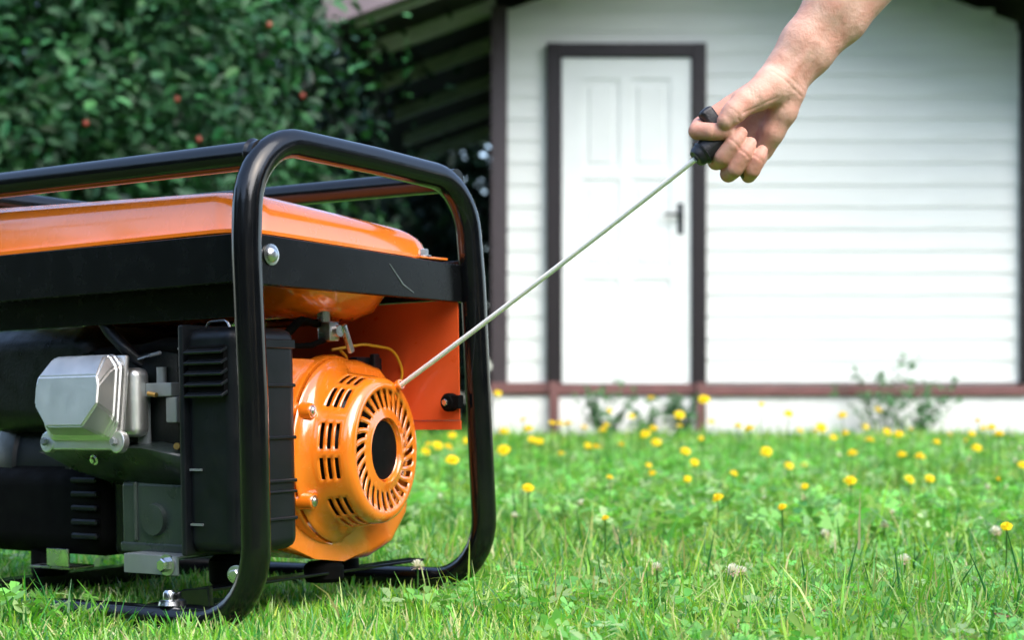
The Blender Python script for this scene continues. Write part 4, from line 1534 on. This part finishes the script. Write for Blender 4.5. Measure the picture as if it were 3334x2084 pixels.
def build_belt():
    # the garden is ringed by trees to both sides and behind the viewer
    r = np.random.default_rng(77)
    nC, nL = 420, 30000
    a = r.uniform(math.radians(165), math.radians(375), nC)
    R0 = r.uniform(9.5, 13.0, nC)
    cen = np.c_[np.cos(a) * R0, np.sin(a) * R0 * 0.9 + 2.0, r.uniform(0.2, 5.2, nC) * (0.75 + 0.25 * np.sin(a * 7))]
    ci = r.integers(0, nC, nL)
    P = cen[ci] + r.normal(size=(nL, 3)) * 0.55
    P[:, 2] = np.maximum(P[:, 2], 0.1)
    c = np.array((0.02, 0.055, 0.026))[None] * r.lognormal(0, 0.35, (nL, 1)) * np.ones((1, 3))
    V, Fq, col = leaf_cloud(P, r.normal(size=(nL, 3)) + np.array([0, 0, 0.6]), r.uniform(0.12, 0.26, nL), c, 0.5, r)
    o = mesh_np('tree_belt', V, Fq, 'leaf', col)
    tag(o, 'dark belt of trees round the sides of the garden', 'trees', kind='stuff')


build_belt()


def build_weed(loc, hgt, n_stem, spread, label, seed, leaf=0.03, col=(0.085, 0.20, 0.085)):
    r = np.random.default_rng(seed)
    e = empty('weed', loc)
    tag(e, label, 'weed', None)
    st = MB()
    P, N = [], []
    for k in range(n_stem):
        a = r.uniform(0, 6.28); h = hgt * r.uniform(0.55, 1.0)
        tip = np.array([math.cos(a) * spread * r.uniform(0.3, 1), math.sin(a) * spread * 0.4, h])
        mid = tip * 0.5 + np.array([0, 0, 0.08 * h])
        st.tube([(0, 0, 0), mid, tip], [0.003, 0.0025, 0.001], 6)
        m = int(5 + h * 30)
        for q in range(m):
            t = r.uniform(0.2, 1.0)
            p = (1 - t) ** 2 * np.zeros(3) + 2 * t * (1 - t) * mid + t * t * tip
            P.append(p + r.normal(size=3) * np.array([0.018, 0.015, 0.012])); N.append(np.array([r.normal(0, 0.5), -0.5, 0.7]))
    st.build('stem', 'bark', e)
    P = np.array(P); N = np.array(N)
    c = np.array(col)[None] * r.lognormal(0, 0.25, (len(P), 1)) * np.ones((1, 3))
    V, Fq, cc = leaf_cloud(P, N, leaf * r.uniform(0.5, 1.2, len(P)), c, 0.45, r)
    mesh_np('leaves', V, Fq, 'weed', cc, e)


gz = float(ground_z(9.6))
build_weed((2.20, 9.72, gz), 0.62, 7, 0.36, 'tall pale weed with thin stems growing against the white wall', 31, 0.030)
build_weed((2.42, 9.68, gz), 0.40, 13, 0.38, 'bushy green weed below the sill beside the tall pale weed', 32, 0.032)
build_weed((0.55, 9.66, gz), 0.36, 12, 0.22, 'green weed in front of the plinth below the left side of the door', 33, 0.032)
build_weed((0.80, 9.70, gz), 0.26, 9, 0.24, 'low green weed in front of the plinth below the middle of the door', 34, 0.030)
build_weed((1.03, 9.70, gz), 0.33, 12, 0.16, 'dark green weed just left of the right step post', 35, 0.032, (0.05, 0.13, 0.05))

# two dead leaves lying in the short grass
for (x, y, rz, lab) in ((0.315, 1.66, 0.4, 'small curled brown dead leaf on the lawn near the centre of the foreground'),
                        (0.492, 1.62, -0.5, 'reddish brown dead leaf on the lawn at the lower right')):
    V = np.array([(-0.016, 0, 0.004), (-0.006, 0.007, 0.0), (0.007, 0.006, 0.001), (0.017, 0, 0.007), (0.007, -0.006, 0.002), (-0.006, -0.007, 0.001), (0, 0, -0.001)])
    o = mesh_np('fallen_leaf', V, np.array([(0, 1, 6), (1, 2, 6), (2, 3, 6), (3, 4, 6), (4, 5, 6), (5, 0, 6)]), 'brownleaf', smooth=True)
    o.scale = (0.55, 0.55, 0.55)
    o.location = (x, y, 0.034); o.rotation_euler = (0.5, 0.2, rz)
    md = o.modifiers.new('t', 'SOLIDIFY'); md.thickness = 0.0006
    tag(o, lab, 'leaf')
